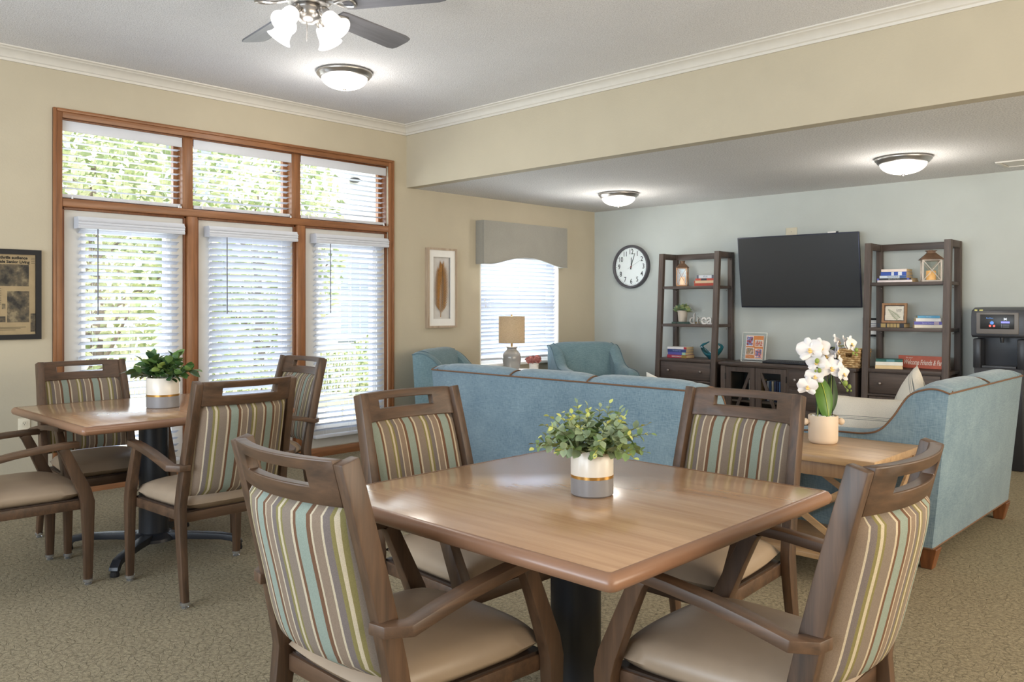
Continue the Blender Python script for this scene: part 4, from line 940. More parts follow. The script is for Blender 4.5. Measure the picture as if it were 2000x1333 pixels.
B().ball((0, 0, 0.115), 0.042, (1, 1, 0.45)).done('moss', M['leafdk'], su)
M['letter'] = plain('white_letter', (222, 218, 212), 0.5)
M['letterframe'] = plain('silver_letter', (176, 172, 166), 0.35, 0.4)
def letter(ch, x, size, mat, lab):
    cu = bpy.data.curves.new('block_letter', 'FONT'); cu.body = ch; cu.size = size; cu.align_x = 'CENTER'; cu.extrude = 0.009; cu.offset = 0.0022 if mat is M['letter'] else 0.0; cu.materials.append(mat)
    r = thing('block_letter', lab, 'letter', (x, -0.315, Z2+0.0015), 0, 'free-standing letters spelling dream')
    to_mesh(cu, 'letter_body', r, (0, 0, 0), (pi/2, 0, 0))
    w = size*0.12
    sf = B()
    if ch == 'd': sf.b2((size*0.10, -0.009, size*0.70), (size*0.20, 0.009, size*0.735)).b2((size*0.19, -0.009, 0), (size*0.31, 0.009, size*0.035))
    elif ch == 'r': sf.b2((-size*0.26, -0.009, 0), (-size*0.02, 0.009, size*0.035)).b2((-size*0.26, -0.009, size*0.49), (-size*0.12, 0.009, size*0.525))
    elif ch == 'a': sf.b2((size*0.18, -0.009, 0), (size*0.31, 0.009, size*0.035))
    elif ch == 'm': sf.b2((-size*0.45, -0.009, 0), (-size*0.26, 0.009, size*0.035)).b2((size*0.26, -0.009, 0), (size*0.45, 0.009, size*0.035))
    if ch != 'e': sf.done('serif', mat, r, 0)
    else: sf.b2((-size*0.20, -0.009, size*0.25), (size*0.20, 0.009, size*0.29)).done('serif', mat, r, 0)
letter('d', 1.527, 0.150, M['letterframe'], 'slender silver letter d standing on the middle shelf')
letter('r', 1.604, 0.150, M['letterframe'], 'slender silver letter r standing on the middle shelf')
letter('e', 1.664, 0.150, M['letter'], 'chunky white letter e standing on the middle shelf')
letter('a', 1.727, 0.150, M['letter'], 'chunky white letter a standing on the middle shelf')
vb = thing('glass_bowl', 'teal art glass bowl with two curling horns on the low shelf', 'bowl', (1.705, -0.235, Z3))
TG_ = plain('teal_glass', (38, 104, 118), 0.08, var=0.15, nscale=8, coat=0.5)
def bowl(u, v, s):
    a = u*pi*0.999; f = (v+1)/2; r0 = 0.035+0.058*sin(f*pi*0.55); rim = 0.055+0.055*abs(cos(a))**2.2
    return ((r0+0.04*f*abs(cos(a))**2)*cos(a)*(1 if s > 0 else 0.93), r0*sin(a)*0.75*(1 if s > 0 else 0.93), 0.004+f*(0.050+0.080*abs(cos(a))**3)+(0 if s > 0 else 0.003))
b = B()
b.grid(lambda i, j: bowl(2*i-1, 2*j-1, 1), 32, 8).grid(lambda i, j: bowl(2*i-1, 2*j-1, -1), 32, 8).lathe([(0.001, 0.0), (0.036, 0.0), (0.040, 0.006)], 24).done('body', TG_, vb, 80)
for sx, tipx in ((-1, -0.010), (1, 0.020)):
    B().tube(smooth_path([(sx*0.118, 0, 0.115), (sx*0.105, 0, 0.14), (sx*0.07, 0, 0.155), (tipx+sx*0.02, 0, 0.175)], 4), [0.016*(1-k/13)+0.003 for k in range(13)], 8).done('curling_horn', TG_, vb)

# ------------------------------------------------------------------ fern picture, coral sign, basket and console things
fp_ = thing('framed_picture', 'small fern print in a wooden frame standing on the gold ribbed book', 'picture', (3.487, -0.215, Z2+0.0365), 0, rot=(radians(-8), 0, radians(3)))
M['frame_wood'] = wood('warm_frame_wood', (128, 92, 60), (166, 124, 84), 'z', 0.5)
cells(B(), 'y', [-0.102, -0.084, 0.084, 0.102], [0, 0.018, 0.158, 0.176], [(-0.084, 0.084, 0.018, 0.158)], -0.013, 0.013).done('frame', M['frame_wood'], fp_, 0)
B().b2((-0.086, 0.002, 0.016), (0.086, 0.006, 0.160)).done('back_board', M['dkx'], fp_, 0)
b = B(); rnd = random.Random(3); n = 28
ring = []
for side in range(4):
    for k in range(n//4):
        f = -1+2*k/(n//4); p = {0: (f, -1), 1: (1, f), 2: (-f, 1), 3: (-1, -f)}[side]; j = 1+rnd.uniform(-0.02, 0.02); ring.append((p[0]*0.076*j, p[1]*0.062*j+0.088))
b.prism(ring, 'y', -0.001, 0.002).done('torn_paper', plain('cream_paper', (226, 220, 206), 0.85), fp_, 0)
FG = plain('fern_green', (96, 118, 70), 0.7); stem0, stem1 = Vector((-0.055, -0.002, 0.125)), Vector((0.035, -0.002, 0.040))
b = B(); ax = stem1-stem0; b.tube([stem0, stem0+ax*0.5+Vector((0.004, 0, -0.006)), stem1], 0.0008, 4)
for k in range(1, 15):
    f = k/15; p = stem0+ax*f; ln = 0.008+0.034*sin(pi*min(1, f*0.8+0.05))*f**0.6
    for s in (-1, 1):
        d = (Vector((ax.x, 0, ax.z)).normalized()*0.55+Vector((-ax.z, 0, ax.x)).normalized()*s).normalized(); w = Vector((-d.z, 0, d.x))*0.0022
        vs = [b.bm.verts.new(q) for q in (p, p+d*ln*0.5+w, p+d*ln, p+d*ln*0.5-w)]; b.bm.faces.new(vs)
b.done('fern_print', FG, fp_, 0)
INK = plain('print_ink', (70, 66, 60), 0.8)
text('lettering', 'Love', 0.022, INK, fp_, (0.036, -0.0025, 0.118), (pi/2, 0, 0), shear=0.3)
text('lettering', 'grows best', 0.008, INK, fp_, (0.036, -0.0025, 0.102), (pi/2, 0, 0))
for z in (0.142, 0.078, 0.058, 0.040): B().b2((-0.06, -0.0018, z), (0.06, -0.001, z+0.0008)).done('paper_line', plain('paper_line', (190, 182, 166), 0.9), fp_, 0)
sg = thing('sign_board', 'long coral wooden sign with white script behind the shelf post', 'sign', (3.715, -0.150, Z3+0.002), radians(-3), rot=(radians(-4), 0, radians(-4)))
B().b2((-0.218, -0.009, 0), (0.205, 0.009, 0.108), 0.002).done('board', plain('coral_paint', (196, 104, 84), 0.6, var=0.08), sg)
SW = plain('sign_white', (240, 226, 216), 0.7)
text('lettering', 'Welcome Friends & Family', 0.062, SW, sg, (-0.172, -0.0105, 0.050), (pi/2, 0, 0), 'LEFT', 0.0006, 0.28, 0.0008, 0.53)
text('lettering', 'to our', 0.022, SW, sg, (-0.125, -0.0105, 0.090), (pi/2, 0, 0), 'CENTER', 0.0005, 0.28)
fr = thing('photo_frame', 'clear glass photo frame with four snapshots on the console', 'picture frame', (2.185, -0.285, ZC+0.001), radians(-4), rot=(radians(-9), 0, radians(-3)))
M['clearedge'] = plain('frosted_glass_edge', (222, 224, 218), 0.3)
cells(B(), 'y', [-0.132, -0.127, 0.127, 0.132], [0, 0.005, 0.285, 0.290], [(-0.127, 0.127, 0.005, 0.285)], -0.005, 0.005).done('glass_edge', M['clearedge'], fr, 0)
B().b2((-0.127, -0.003, 0.005), (0.127, 0.003, 0.285)).done('glass_plate', M['glass'], fr, 0)
B().b2((-0.095, 0.0045, 0.026), (0.100, 0.0065, 0.262)).done('photo_mat', plain('print_border', (232, 214, 206), 0.7), fr, 0)
B().b2((-0.088, 0.0020+0.0015, 0.034), (0.094, 0.0050, 0.256)).done('orange_card', plain('orange_card', (214, 128, 62), 0.6, var=0.08), fr, 0)
def snapshot(cols, seed):
    t = NT('snapshot_print').set(0.5); v = t.coord((1, 1, 1)); f = t.noise(v, 38+seed*3, 2, 0.5)
    t.l(t.ramp(f, [(0.0, rgb(cols[0])), (0.40, rgb(cols[1])), (0.50, rgb(cols[2])), (0.60, rgb(cols[3]))], 'CONSTANT'), t.b.inputs['Base Color']); return t.m
for i, (x, z, w, h, c) in enumerate(((-0.052, 0.205, 0.066, 0.088, ((70, 50, 50), (178, 60, 60), (90, 120, 180), (220, 200, 190))), (0.048, 0.185, 0.076, 0.056, ((200, 150, 130), (178, 70, 60), (210, 170, 140), (150, 180, 200))), (-0.044, 0.105, 0.078, 0.060, ((90, 76, 60), (140, 120, 90), (170, 120, 80), (200, 190, 180))), (0.050, 0.085, 0.066, 0.082, ((120, 90, 80), (70, 90, 150), (190, 80, 60), (222, 200, 190))))):
    ph = B().b2((x-w/2-0.004, 0.0012+0.0012, z-h/2-0.004), (x+w/2+0.004, 0.0038, z+h/2+0.004)).done('snapshot_border', M['white'], fr, 0)
    B().b2((x-w/2, 0.0008+0.0008, z-h/2), (x+w/2, 0.0026, z+h/2)).done('snapshot', snapshot(c, i), ph, 0)
kb = thing('keyboard', 'black keyboard lying on the console behind the orchid', 'keyboard', (2.545, -0.315, ZC+0.0075), radians(-2), rot=(radians(5), 0, radians(-2)))
B().b2((-0.215, -0.065, 0), (0.215, 0.065, 0.016), 0.004).done('case', M['black'], kb)
km = B().b2((-0.0078, -0.0085, 0), (0.0078, 0.0085, 0.006), 0.0015, 1).mesh('key', plain('key_cap', (62, 64, 68), 0.5), 30)
for j in range(5):
    for i in range(21): link('key', km, kb, (-0.20+0.020*i, -0.048+0.0225*j, 0.0155))
db = thing('disc_player', 'flat black disc player with a white sticker on the console', 'player', (2.905, -0.265, ZC+0.0005), radians(0))
B().b2((-0.15, -0.12, 0), (0.15, 0.12, 0.048), 0.004).done('case', plain('player_black', (44, 48, 58), 0.4), db)
B().b2((-0.145, -0.122, 0.024), (0.06, -0.119, 0.040)).done('disc_slot', M['dark'], db, 0)
B().b2((0.02, -0.1225, 0.012), (0.075, -0.119, 0.022)).done('sticker', M['white'], db, 0)
tb = thing('cable_box', 'small black box stacked on the disc player behind the orchid', 'box', (2.895, -0.245, ZC+0.0485), 0)
B().b2((-0.10, -0.09, 0), (0.10, 0.09, 0.052), 0.004).done('case', M['black'], tb); B().b2((-0.095, -0.0925, 0.015), (0.095, -0.089, 0.040)).done('front_panel', M['screen'], tb, 0)
for k in range(2): B().tube([(0.085+0.01*k, -0.094, 0.03), (0.09+0.01*k, -0.11, 0.01), (0.10, -0.112, -0.04)], 0.002, 5).done('cable', M['dark'], tb)
pm_ = thing('small_monitor', 'small dark screen leaning at the wall behind the orchid', 'screen', (2.80, -0.085, ZC+0.0015), 0, rot=(radians(-10), 0, 0))
B().b2((-0.11, -0.01, 0.012), (0.11, 0.01, 0.165), 0.004).b2((-0.06, -0.03, 0), (0.06, 0.05, 0.012), 0.003).done('case', M['black'], pm_); B().b2((-0.10, -0.0115, 0.022), (0.10, -0.0095, 0.155)).done('screen', M['screen'], pm_, 0)
def weave():
    t = NT('seagrass_weave').set(0.8, 0, 0.2); v = t.coord((1, 1, 1)); wv = t.n('ShaderNodeTexVoronoi'); wv.inputs['Scale'].default_value = 55; t.l(t.coord((0.55, 0.55, 1)), wv.inputs['Vector'])
    t.l(t.ramp(wv.outputs['Distance'], [(0.1, rgb((226, 198, 150))), (0.6, rgb((164, 128, 84)))]), t.b.inputs['Base Color']); t.bump(wv.outputs['Distance'], -0.8, 0.006); return t.m
M['weave'] = weave()
bs = thing('basket', 'woven seagrass basket with hand holes half behind the shelf unit', 'basket', (3.163, -0.275, ZC+0.0005), radians(0))
b = B()
for k in range(9):
    z = 0.008+0.0185*k; e = 0.004*k*0.5; q = 0.026
    for sy, y in ((-1, -0.105-e), (1, 0.105+e)):
        xs = [(-0.085-e, 0.085+e)] if not (k in (5, 6)) else [(-0.085-e, -0.032), (0.032, 0.085+e)]
        for x0, x1 in xs: b.tube([(x0+(x1-x0)*i/8, y+0.0025*((i+k) % 2*2-1), z) for i in range(9)], 0.0105, 6)
    for sx in (-1, 1): b.tube([(sx*(0.085+e)+0.0025*((i+k) % 2*2-1), (-0.105-e)+(0.21+2*e)*i/8, z) for i in range(9)], 0.0105, 6)
b.b2((-0.08, -0.10, 0), (0.08, 0.10, 0.008)).done('woven_body', M['weave'], bs, 60)

# ------------------------------------------------------------------ television and wall pieces
tv = thing('television', 'large black flat television tilted down above the media console', 'television', (2.580, -0.155, 1.621), rot=(radians(8.3), 0, radians(4.4)))
B().b2((-0.583, -0.012, -0.350), (0.583, 0.018, 0.350), 0.006).done('bezel', M['bezel'], tv)
B().b2((-0.574, -0.0145, -0.338), (0.574, -0.010, 0.341), 0.001).done('screen', M['screen'], tv, 0)
B().b2((-0.42, 0.018, -0.25), (0.42, 0.045, 0.12), 0.012).done('rear_housing', M['black'], tv)
B().b2((-0.12, 0.045, -0.10), (0.12, 0.125, 0.05), 0.004).done('wall_bracket', M['black'], tv)
B().b2((0.30, 0.001, 0.3495), (0.375, 0.018, 0.362), 0.003).done('sensor_bar', M['white'], tv); B().b2((0.375, 0.001, 0.3495), (0.395, 0.018, 0.362), 0.003).done('sensor_end', M['black'], tv)
bpz = thing('wall_plate', 'beige blank wall plate just above the television', 'plate', (2.448, -0.0005, 2.000))
B().b2((-0.058, -0.006, -0.058), (0.058, 0, 0.058), 0.003).done('plate', plain('almond_plastic', (206, 198, 176), 0.4, var=0.01), bpz)
B().ball((0, -0.006, 0.018), 0.004, (1, 0.5, 1), 8).done('screw', M['knob'], bpz)
ck = thing('wall_clock', 'round grey-rimmed wall clock with black numerals showing noon', 'clock', (0.545, -0.001, 1.735))
CG = plain('charcoal_rim', (78, 76, 82), 0.4, var=0.02)
cp = [(0.247, 0.0), (0.249, 0.020), (0.246, 0.042), (0.236, 0.052), (0.225, 0.050), (0.219, 0.040), (0.217, 0.020)]
B().lathe(cp, 64, cap=False).done('rim', CG, ck, 60, (0, 0, 0), (pi/2, 0, 0))
B().lathe([(0.218, 0.012), (0.218, 0.020)], 64).done('dial', plain('clock_dial', (250, 250, 252), 0.4, var=0.01), ck, 30, (0, 0, 0), (pi/2, 0, 0))
NUM = plain('numeral_black', (34, 34, 38), 0.6)
for k in range(1, 13):
    a = radians(30*k); text('numeral', str(k), 0.080, NUM, ck, (0.168*sin(a), -0.0208, 0.168*cos(a)), (pi/2, 0, 0), sx=0.82, offset=0.0006)
b = B()
for k in range(60):
    a = radians(6*k); L = 0.010 if k % 5 else 0.016
    b.box((0.207*sin(a), -0.0205, 0.207*cos(a)), (0.0016 if k % 5 else 0.003, 0.001, L), (0, a, 0))
b.done('minute_marks', NUM, ck, 0)['kind'] = 'stuff'
def hand(name, a, l0, l1, w, m, y):
    a = radians(a); B().box((sin(a)*(l0+l1)/2, y, cos(a)*(l0+l1)/2), (w, 0.0012, l1-l0), (0, a, 0)).done(name, m, ck, 0)
hand('hour_hand', 2, -0.03, 0.105, 0.008, NUM, -0.024); hand('minute_hand', 19, -0.03, 0.160, 0.006, NUM, -0.026); hand('second_hand', 62, -0.05, 0.15, 0.0018, plain('thin_grey_hand', (120, 120, 124), 0.5), -0.028)
B().lathe([(0.008, 0.018), (0.008, 0.029), (0.001, 0.030)], 14).done('hand_hub', plain('red_hub', (150, 60, 56), 0.4), ck, 40, (0, 0, 0), (pi/2, 0, 0))
B().lathe([(0.216, 0.034), (0.216, 0.036)], 48).done('cover_glass', M['picglass'], ck, 30, (0, 0, 0), (pi/2, 0, 0))
# framed certificate behind the right shelf unit
fc = thing('framed_notice', 'white notice in a black frame on the wall behind the shelf unit', 'picture', (3.235, -0.001, 1.095))
cells(B(), 'y', [-0.092, -0.078, 0.078, 0.092], [-0.085, -0.066, 0.066, 0.085], [(-0.078, 0.078, -0.066, 0.066)], -0.018, 0).done('frame', M['dark'], fc, 0)
B().b2((-0.079, -0.008, -0.067), (0.079, -0.003, 0.067)).done('paper', M['matwhite'], fc, 0)
for z in (0.028, 0.008, -0.030): B().b2((-0.06, -0.0088, z), (0.06, -0.0078, z+0.007)).done('print_line', plain('notice_print', (110, 112, 130), 0.8), fc, 0)

# west wall pictures, local x = away from the wall
pic = thing('framed_picture', 'tall shadow-box frame with a golden dried palm leaf', 'picture', (0.001, -2.428, 1.464))
ft = M['frame_wood2'] = wood('weathered_frame', (150, 128, 108), (190, 172, 150), 'z', 0.6)
cells(B(), 'x', [-0.188, -0.168, 0.168, 0.188], [-0.387, -0.367, 0.367, 0.387], [(-0.168, 0.168, -0.367, 0.367)], 0, 0.045).done('frame', ft, pic, 0)
cells(B(), 'x', [-0.168, -0.110, 0.110, 0.168], [-0.367, -0.300, 0.300, 0.367], [(-0.110, 0.110, -0.300, 0.300)], 0.026, 0.032).done('white_mount', M['matwhite'], pic, 0)
B().b2((0.002, -0.168, -0.367), (0.008, 0.168, 0.367)).done('backing', plain('pale_grey_backing', (204, 200, 196), 0.9), pic, 0)
GO = plain('golden_palm', (164, 116, 54), 0.55, var=0.25, nscale=60)
b = B(); b.tube([(0.018, -0.006, -0.285), (0.019, 0.004, -0.10), (0.019, 0.010, 0.235)], 0.0028, 6)
for k in range(60):
    f = k/59; z = -0.245+0.44*f; y = -0.002+0.012*f
    for s in (-1, 1):
        L = 0.170*(0.50+0.50*sin(pi*min(1, 0.15+f*0.75)))*(1 if f < 0.75 else 0.75); a = radians(40 - 22*f)
        d = Vector((0, s*sin(a), cos(a))); w = Vector((0.25, s*cos(a)*0.0, 0))*0
        p = Vector((0.018+0.004*((k+s) % 3), y, z)); n = Vector((0, s*cos(a), -sin(a)))*0.0036
        vs = [b.bm.verts.new(q) for q in (p, p+d*L*0.45+n, p+d*L, p+d*L*0.45-n)]; b.bm.faces.new(vs)
b.done('palm_leaf', GO, pic, 0)
nw = thing('framed_newspaper', 'yellowed newspaper page in a black frame, cut off at the photo edge', 'picture', (0.001, -6.190, 1.366))
cells(B(), 'x', [-0.24, -0.207, 0.207, 0.24], [-0.295, -0.262, 0.262, 0.295], [(-0.207, 0.207, -0.262, 0.262)], 0, 0.024).done('frame', plain('black_frame', (26, 26, 29), 0.55, spec=0.3), nw, 0)
B().b2((0.004, -0.21, -0.265), (0.009, 0.21, 0.265)).done('newsprint', plain('yellowed_newsprint', (166, 141, 108), 0.85, var=0.08), nw, 0)
NI = plain('news_ink', (30, 26, 22), 0.9)
text('headline', 'Annie Get Up! thrills audience'[10:], 0.026, NI, nw, (0.0096, 0.160, 0.240), (pi/2, 0, pi/2), 'RIGHT', 0.0003, 0.0, 0.0010)
text('headline', 'at Brookdale Senior Living'[3:], 0.026, NI, nw, (0.0096, 0.172, 0.213), (pi/2, 0, pi/2), 'RIGHT', 0.0003, 0.0, 0.0010)
def halftone(seed):
    t = NT('newspaper_halftone').set(0.85); v = t.coord(); f = t.noise(v, 17+seed, 5, 0.55)
    t.l(t.ramp(f, [(0.36, rgb((42, 37, 33))), (0.46, rgb((78, 68, 57))), (0.54, rgb((98, 84, 66))), (0.64, rgb((140, 122, 96)))]), t.b.inputs['Base Color']); return t.m
for i, (y0, y1, z0, z1) in enumerate(((-0.205, 0.168, 0.055, 0.197), (0.042, 0.170, -0.182, 0.022), (-0.205, 0.032, -0.180, -0.142), (0.178, 0.206, -0.245, -0.125), (0.012, 0.032, -0.095, -0.06))):
    B().b2((0.0085, y0, z0), (0.0100, y1, z1)).done('news_photo', halftone(i*2), nw, 0)
b = B()
for k in range(3): b.b2((0.0088, -0.2, -0.215-0.009*k), (0.0096, 0.15-0.03*k, -0.2115-0.009*k))
for k in range(10): b.b2((0.0088, -0.2, 0.035-0.011*k), (0.0096, 0.008, 0.0385-0.011*k))
for k in range(4): b.b2((0.0088, 0.182, 0.24-0.011*k), (0.0096, 0.203, 0.2435-0.011*k))
b.done('newspaper_columns', plain('faded_ink', (100, 86, 68), 0.9), nw, 0)['kind'] = 'stuff'
B().b2((0.0120, -0.207, -0.262), (0.0132, 0.207, 0.262)).done('cover_glass', M['picglass'], nw, 0)
co = thing('window_cornice', 'grey upholstered cornice with an arched lower edge over the lamp window', 'valance', (0.001, -1.296, 1.715))
pp = [(-0.651, 0.443), (-0.651, 0.0), (-0.55, 0.0)]+[(-0.55+1.10*k/20, 0.085*sin(pi*k/20)**1.35) for k in range(1, 20)]+[(0.55, 0.0), (0.651, 0.0), (0.651, 0.443)]
GF = fabric('grey_linen_cornice', (146, 143, 135), (160, 157, 148), scale=1.5, bump=0.04)
B().prism(pp, 'x', 0.098, 0.122).sharp_bevel(0.004, 2).done('arched_front', GF, co, 25)
for s in (-1, 1): B().b2((0, min(s*0.651, s*0.631), 0), (0.100, max(s*0.651, s*0.631), 0.443), 0.003).done('side_return', GF, co)
B().b2((0, -0.64, 0.425), (0.10, 0.64, 0.443)).done('top_board', GF, co, 0)
B().tube([(0.122, p[0], p[1]+0.003) for p in pp[1:-1]], 0.004, 6).done('welt', GF, co)
AL = plain('outlet_almond', (222, 212, 190), 0.4, var=0.01)
ou = thing('wall_outlet', 'almond double wall outlet low beside the oak window', 'outlet', (0.0005, -6.048, 0.492))
B().b2((0, -0.036, -0.060), (0.006, 0.036, 0.060), 0.003).done('plate', AL, ou)
for z in (0.026, -0.026):
    soc = B().lathe([(0.017, 0), (0.017, 0.003), (0.001, 0.003)], 16).done('socket', AL, ou, 40, (0.006, 0, z), (0, pi/2, 0))
    for dy in (-0.006, 0.006): B().b2((0.0015, dy-0.001, -0.003), (0.0035, dy+0.001, 0.006)).done('slot', M['dark'], ou, 0, (0.006, 0, z))
    B().ball((0.009, 0, z-0.009), 0.0025, (0.5, 1, 1), 6).done('slot', M['dark'], ou)

# ------------------------------------------------------------------ water dispenser
wd = thing('water_dispenser', 'tall black bottleless water dispenser with a small display at the far end', 'dispenser', (4.335, -0.225, 0))
DB = plain('dispenser_black', (40, 41, 46), 0.35, var=0.03); DG = plain('dispenser_grey', (62, 64, 70), 0.38, var=0.03); DS = plain('recess_grey', (112, 108, 106), 0.4)
B().b2((-0.175, -0.16, 0.0), (0.175, 0.19, 0.80), 0.015).done('lower_body', DB, wd)
B().b2((-0.185, -0.02, 0.78), (0.185, 0.19, 1.255), 0.012).done('rear_body', DG, wd)
for s in (-1, 1): B().b2((min(s*0.125, s*0.185), -0.15, 0.79), (max(s*0.125, s*0.185), 0.0, 1.03), 0.012).done('side_wing', DB, wd)
hp = [(0.19, 1.04), (-0.165, 1.04), (-0.185, 1.055), (-0.190, 1.20), (-0.175, 1.255), (-0.10, 1.278), (0.19, 1.282)]
B().prism(hp, 'x', -0.188, 0.188).sharp_bevel(0.010, 3, 25).done('head', DG, wd)
B().b2((-0.148, -0.1965, 1.068), (0.148, -0.180, 1.238), 0.014).done('display_recess', DS, wd)
dp = B().b2((-0.120, -0.1990, 1.108), (0.120, -0.190, 1.224), 0.004).done('display', M['screen'], wd)
for x, z, r0, c in ((-0.035, 1.157, 0.0135, (70, 120, 200)), (-0.048, 1.133, 0.009, (206, 80, 64)), (-0.020, 1.133, 0.009, (206, 80, 64))):
    B().lathe([(r0, 0), (r0, 0.002), (0.001, 0.002)], 18).done('button', emit('display_icon_%d' % c[0], c, 0.5), dp, 40, (x, -0.1983, z), (pi/2, 0, 0))
B().b2((0.028, -0.1995, 1.155), (0.088, -0.198, 1.169)).done('status_bar', emit('display_violet', (120, 120, 220), 0.7), dp, 0)
b = B()
for k in range(6): b.box((0.058+0.008*cos(k*pi/3), -0.199, 1.188+0.006*sin(k*pi/3)), (0.003, 0.001, 0.014), (0, k*pi/3, 0))
b.done('splash_icon', emit('display_white', (210, 214, 220), 0.6), dp, 0)
text('display_text', 'PureWater', 0.011, emit('display_blue', (80, 140, 220), 0.7), dp, (-0.050, -0.1992, 1.194), (pi/2, 0, 0))
for z in (1.140, 1.131, 1.123): B().b2((0.030, -0.1993, z), (0.034, -0.1985, z+0.004)).b2((0.040, -0.1993, z+0.0012), (0.085, -0.1985, z+0.0028)).done('display_line', emit('display_dim', (130, 134, 140), 0.4), dp, 0)
B().b2((-0.165, -0.1775, 1.250), (-0.145, -0.168, 1.262), 0.002).b2((-0.130, -0.1775, 1.250), (-0.105, -0.168, 1.262), 0.002).done('badge', plain('badge_yellow', (200, 196, 120), 0.4), wd)
B().lathe([(0.012, 0), (0.016, 0.03), (0.016, 0.06)], 14, (0.02, -0.13, 1.0)).done('spout', M['black'], wd)
B().b2((-0.12, -0.15, 0.795), (0.12, 0.0, 0.815), 0.005).done('drip_tray', DG, wd)

# ------------------------------------------------------------------ ceiling lights, fan, access panel
def dome(label, x, y, z, power):
    r = thing('ceiling_light', label, 'light', (x, y, z), 0, 'flush dome ceiling lights')
    B().lathe([(0.05, -0.002), (0.196, -0.002), (0.200, -0.010), (0.196, -0.022), (0.186, -0.028), (0.180, -0.040), (0.166, -0.046), (0.150, -0.046)], 48).done('metal_pan', M['nickel'], r, 60)
    p = [(0.164*cos(radians(t)), -0.044-0.082*sin(radians(t))) for t in range(0, 91, 9)]
    B().lathe(p[:-1]+[(0.001, -0.126)], 48).done('glass_dome', M['lamp_glass'], r, 80)
    B().lathe([(0.001, -0.138), (0.008, -0.136), (0.011, -0.130), (0.014, -0.124)], 14).done('finial', M['nickel'], r, 60)
    light('dome_lamp', 'POINT', (x, y, z-0.30), (0, 0, 0), power, (1.0, 0.95, 0.88), radius=0.13)
dome('dome ceiling light on the high ceiling beside the fan', 1.12, -4.306, ZH-0.0005, 8)
dome('dome ceiling light on the low ceiling above the corner armchair', 1.201, -1.146, ZL-0.0005, 9)
dome('dome ceiling light on the low ceiling above the television side shelf', 3.916, -1.265, ZL-0.0005, 10)
fx, fy = 2.86, -5.70
fn = thing('ceiling_fan', 'brushed nickel ceiling fan with grey blades and four frosted bell shades', 'fan', (fx, fy, 0))
B().lathe([(0.02, ZH-0.0005), (0.075, ZH-0.001), (0.072, ZH-0.03), (0.03, ZH-0.06), (0.014, ZH-0.065)], 28).done('canopy', M['nickel'], fn, 60)
B().lathe([(0.012, 2.76), (0.012, ZH-0.05)], 14).done('downrod', M['nickel'], fn)
B().lathe([(0.02, 2.640), (0.085, 2.642), (0.105, 2.66), (0.112, 2.70), (0.105, 2.735), (0.07, 2.76), (0.02, 2.775)], 36).done('motor', M['nickel'], fn, 60)
B().lathe([(0.005, 2.560), (0.03, 2.563), (0.060, 2.585), (0.062, 2.625), (0.05, 2.642)], 28).done('light_kit', M['nickel'], fn, 60)
BL = wood('grey_fan_blade', (92, 92, 98), (118, 118, 124), 'x', 0.45)
for k in range(5):
    a = radians(101+72*k)
    bl = B().prism([(0.17, -0.052), (0.20, -0.058), (0.60, -0.068), (0.635, -0.060), (0.645, -0.035), (0.645, 0.035), (0.635, 0.060), (0.60, 0.068), (0.20, 0.058), (0.17, 0.052)], 'z', -0.004, 0.004).done('blade', BL, fn, 20, (0, 0, 2.640), (radians(-13), 0, a))
    B().tube(smooth_path([(0.09, 0, 0.012), (0.13, 0, 0.0), (0.17, 0.022, -0.008), (0.215, 0.030, -0.009), (0.225, 0.0, -0.010), (0.215, -0.030, -0.009), (0.17, -0.022, -0.008), (0.13, 0, 0.0)], 3), 0.007, 6).done('blade_iron', M['nickel'], bl)
bell = smooth_path([(0.018, 0, 0.0), (0.033, 0, 0.011), (0.038, 0, 0.036), (0.040, 0, 0.058), (0.046, 0, 0.080), (0.060, 0, 0.097)], 3)
bm_ = B().lathe([(p.x, -p.z) for p in bell]+[(p.x-0.003, -p.z) for p in reversed(bell)], 28, cap=False).mesh('bell_shade', M['fan_glass'], 80)
hm = B().lathe([(0.012, 0.035), (0.022, 0.025), (0.026, 0.0), (0.024, -0.012)], 18).mesh('lamp_holder', M['nickel'], 60)
bulbm = B().ball((0, 0, -0.055), 0.022, (1, 1, 1.3), 12).mesh('bulb', emit('bulb_white', (255, 252, 240), 2.0), 80)
for k in range(4):
    a = radians(20+90*k); d = Vector((cos(a), sin(a), 0)); t = radians(42)
    B().tube(smooth_path([d*0.04+Vector((0, 0, 2.60)), d*0.075+Vector((0, 0, 2.612)), d*0.09+Vector((0, 0, 2.603))], 4), 0.009, 8).done('lamp_arm', M['nickel'], fn)
    rot = Euler((0, -t, a)); rot = (Matrix.Rotation(a, 3, 'Z') @ Matrix.Rotation(-t, 3, 'Y')).to_euler(); p = d*0.095+Vector((0, 0, 2.590))
    h = link('lamp_holder', hm, fn, p, rot); link('bell_shade', bm_, h, (0, 0, -0.008)); link('bulb', bulbm, h)
B().tube([(0.02, -0.02, 2.562), (0.02, -0.02, 2.47)], 0.0014, 5).done('pull_chain', M['nickel'], fn)
B().tube([(-0.02, 0.01, 2.562), (-0.02, 0.01, 2.50)], 0.0014, 5).done('pull_chain', M['nickel'], fn)
light('fan_lamp', 'POINT', (fx, fy, 2.30), (0, 0, 0), 10, (1.0, 0.96, 0.90), radius=0.12)
ap = thing('ceiling_vent', 'white framed panel set in the low ceiling, cut off by the frame', 'vent', (4.68, -0.435, ZL-0.0005))

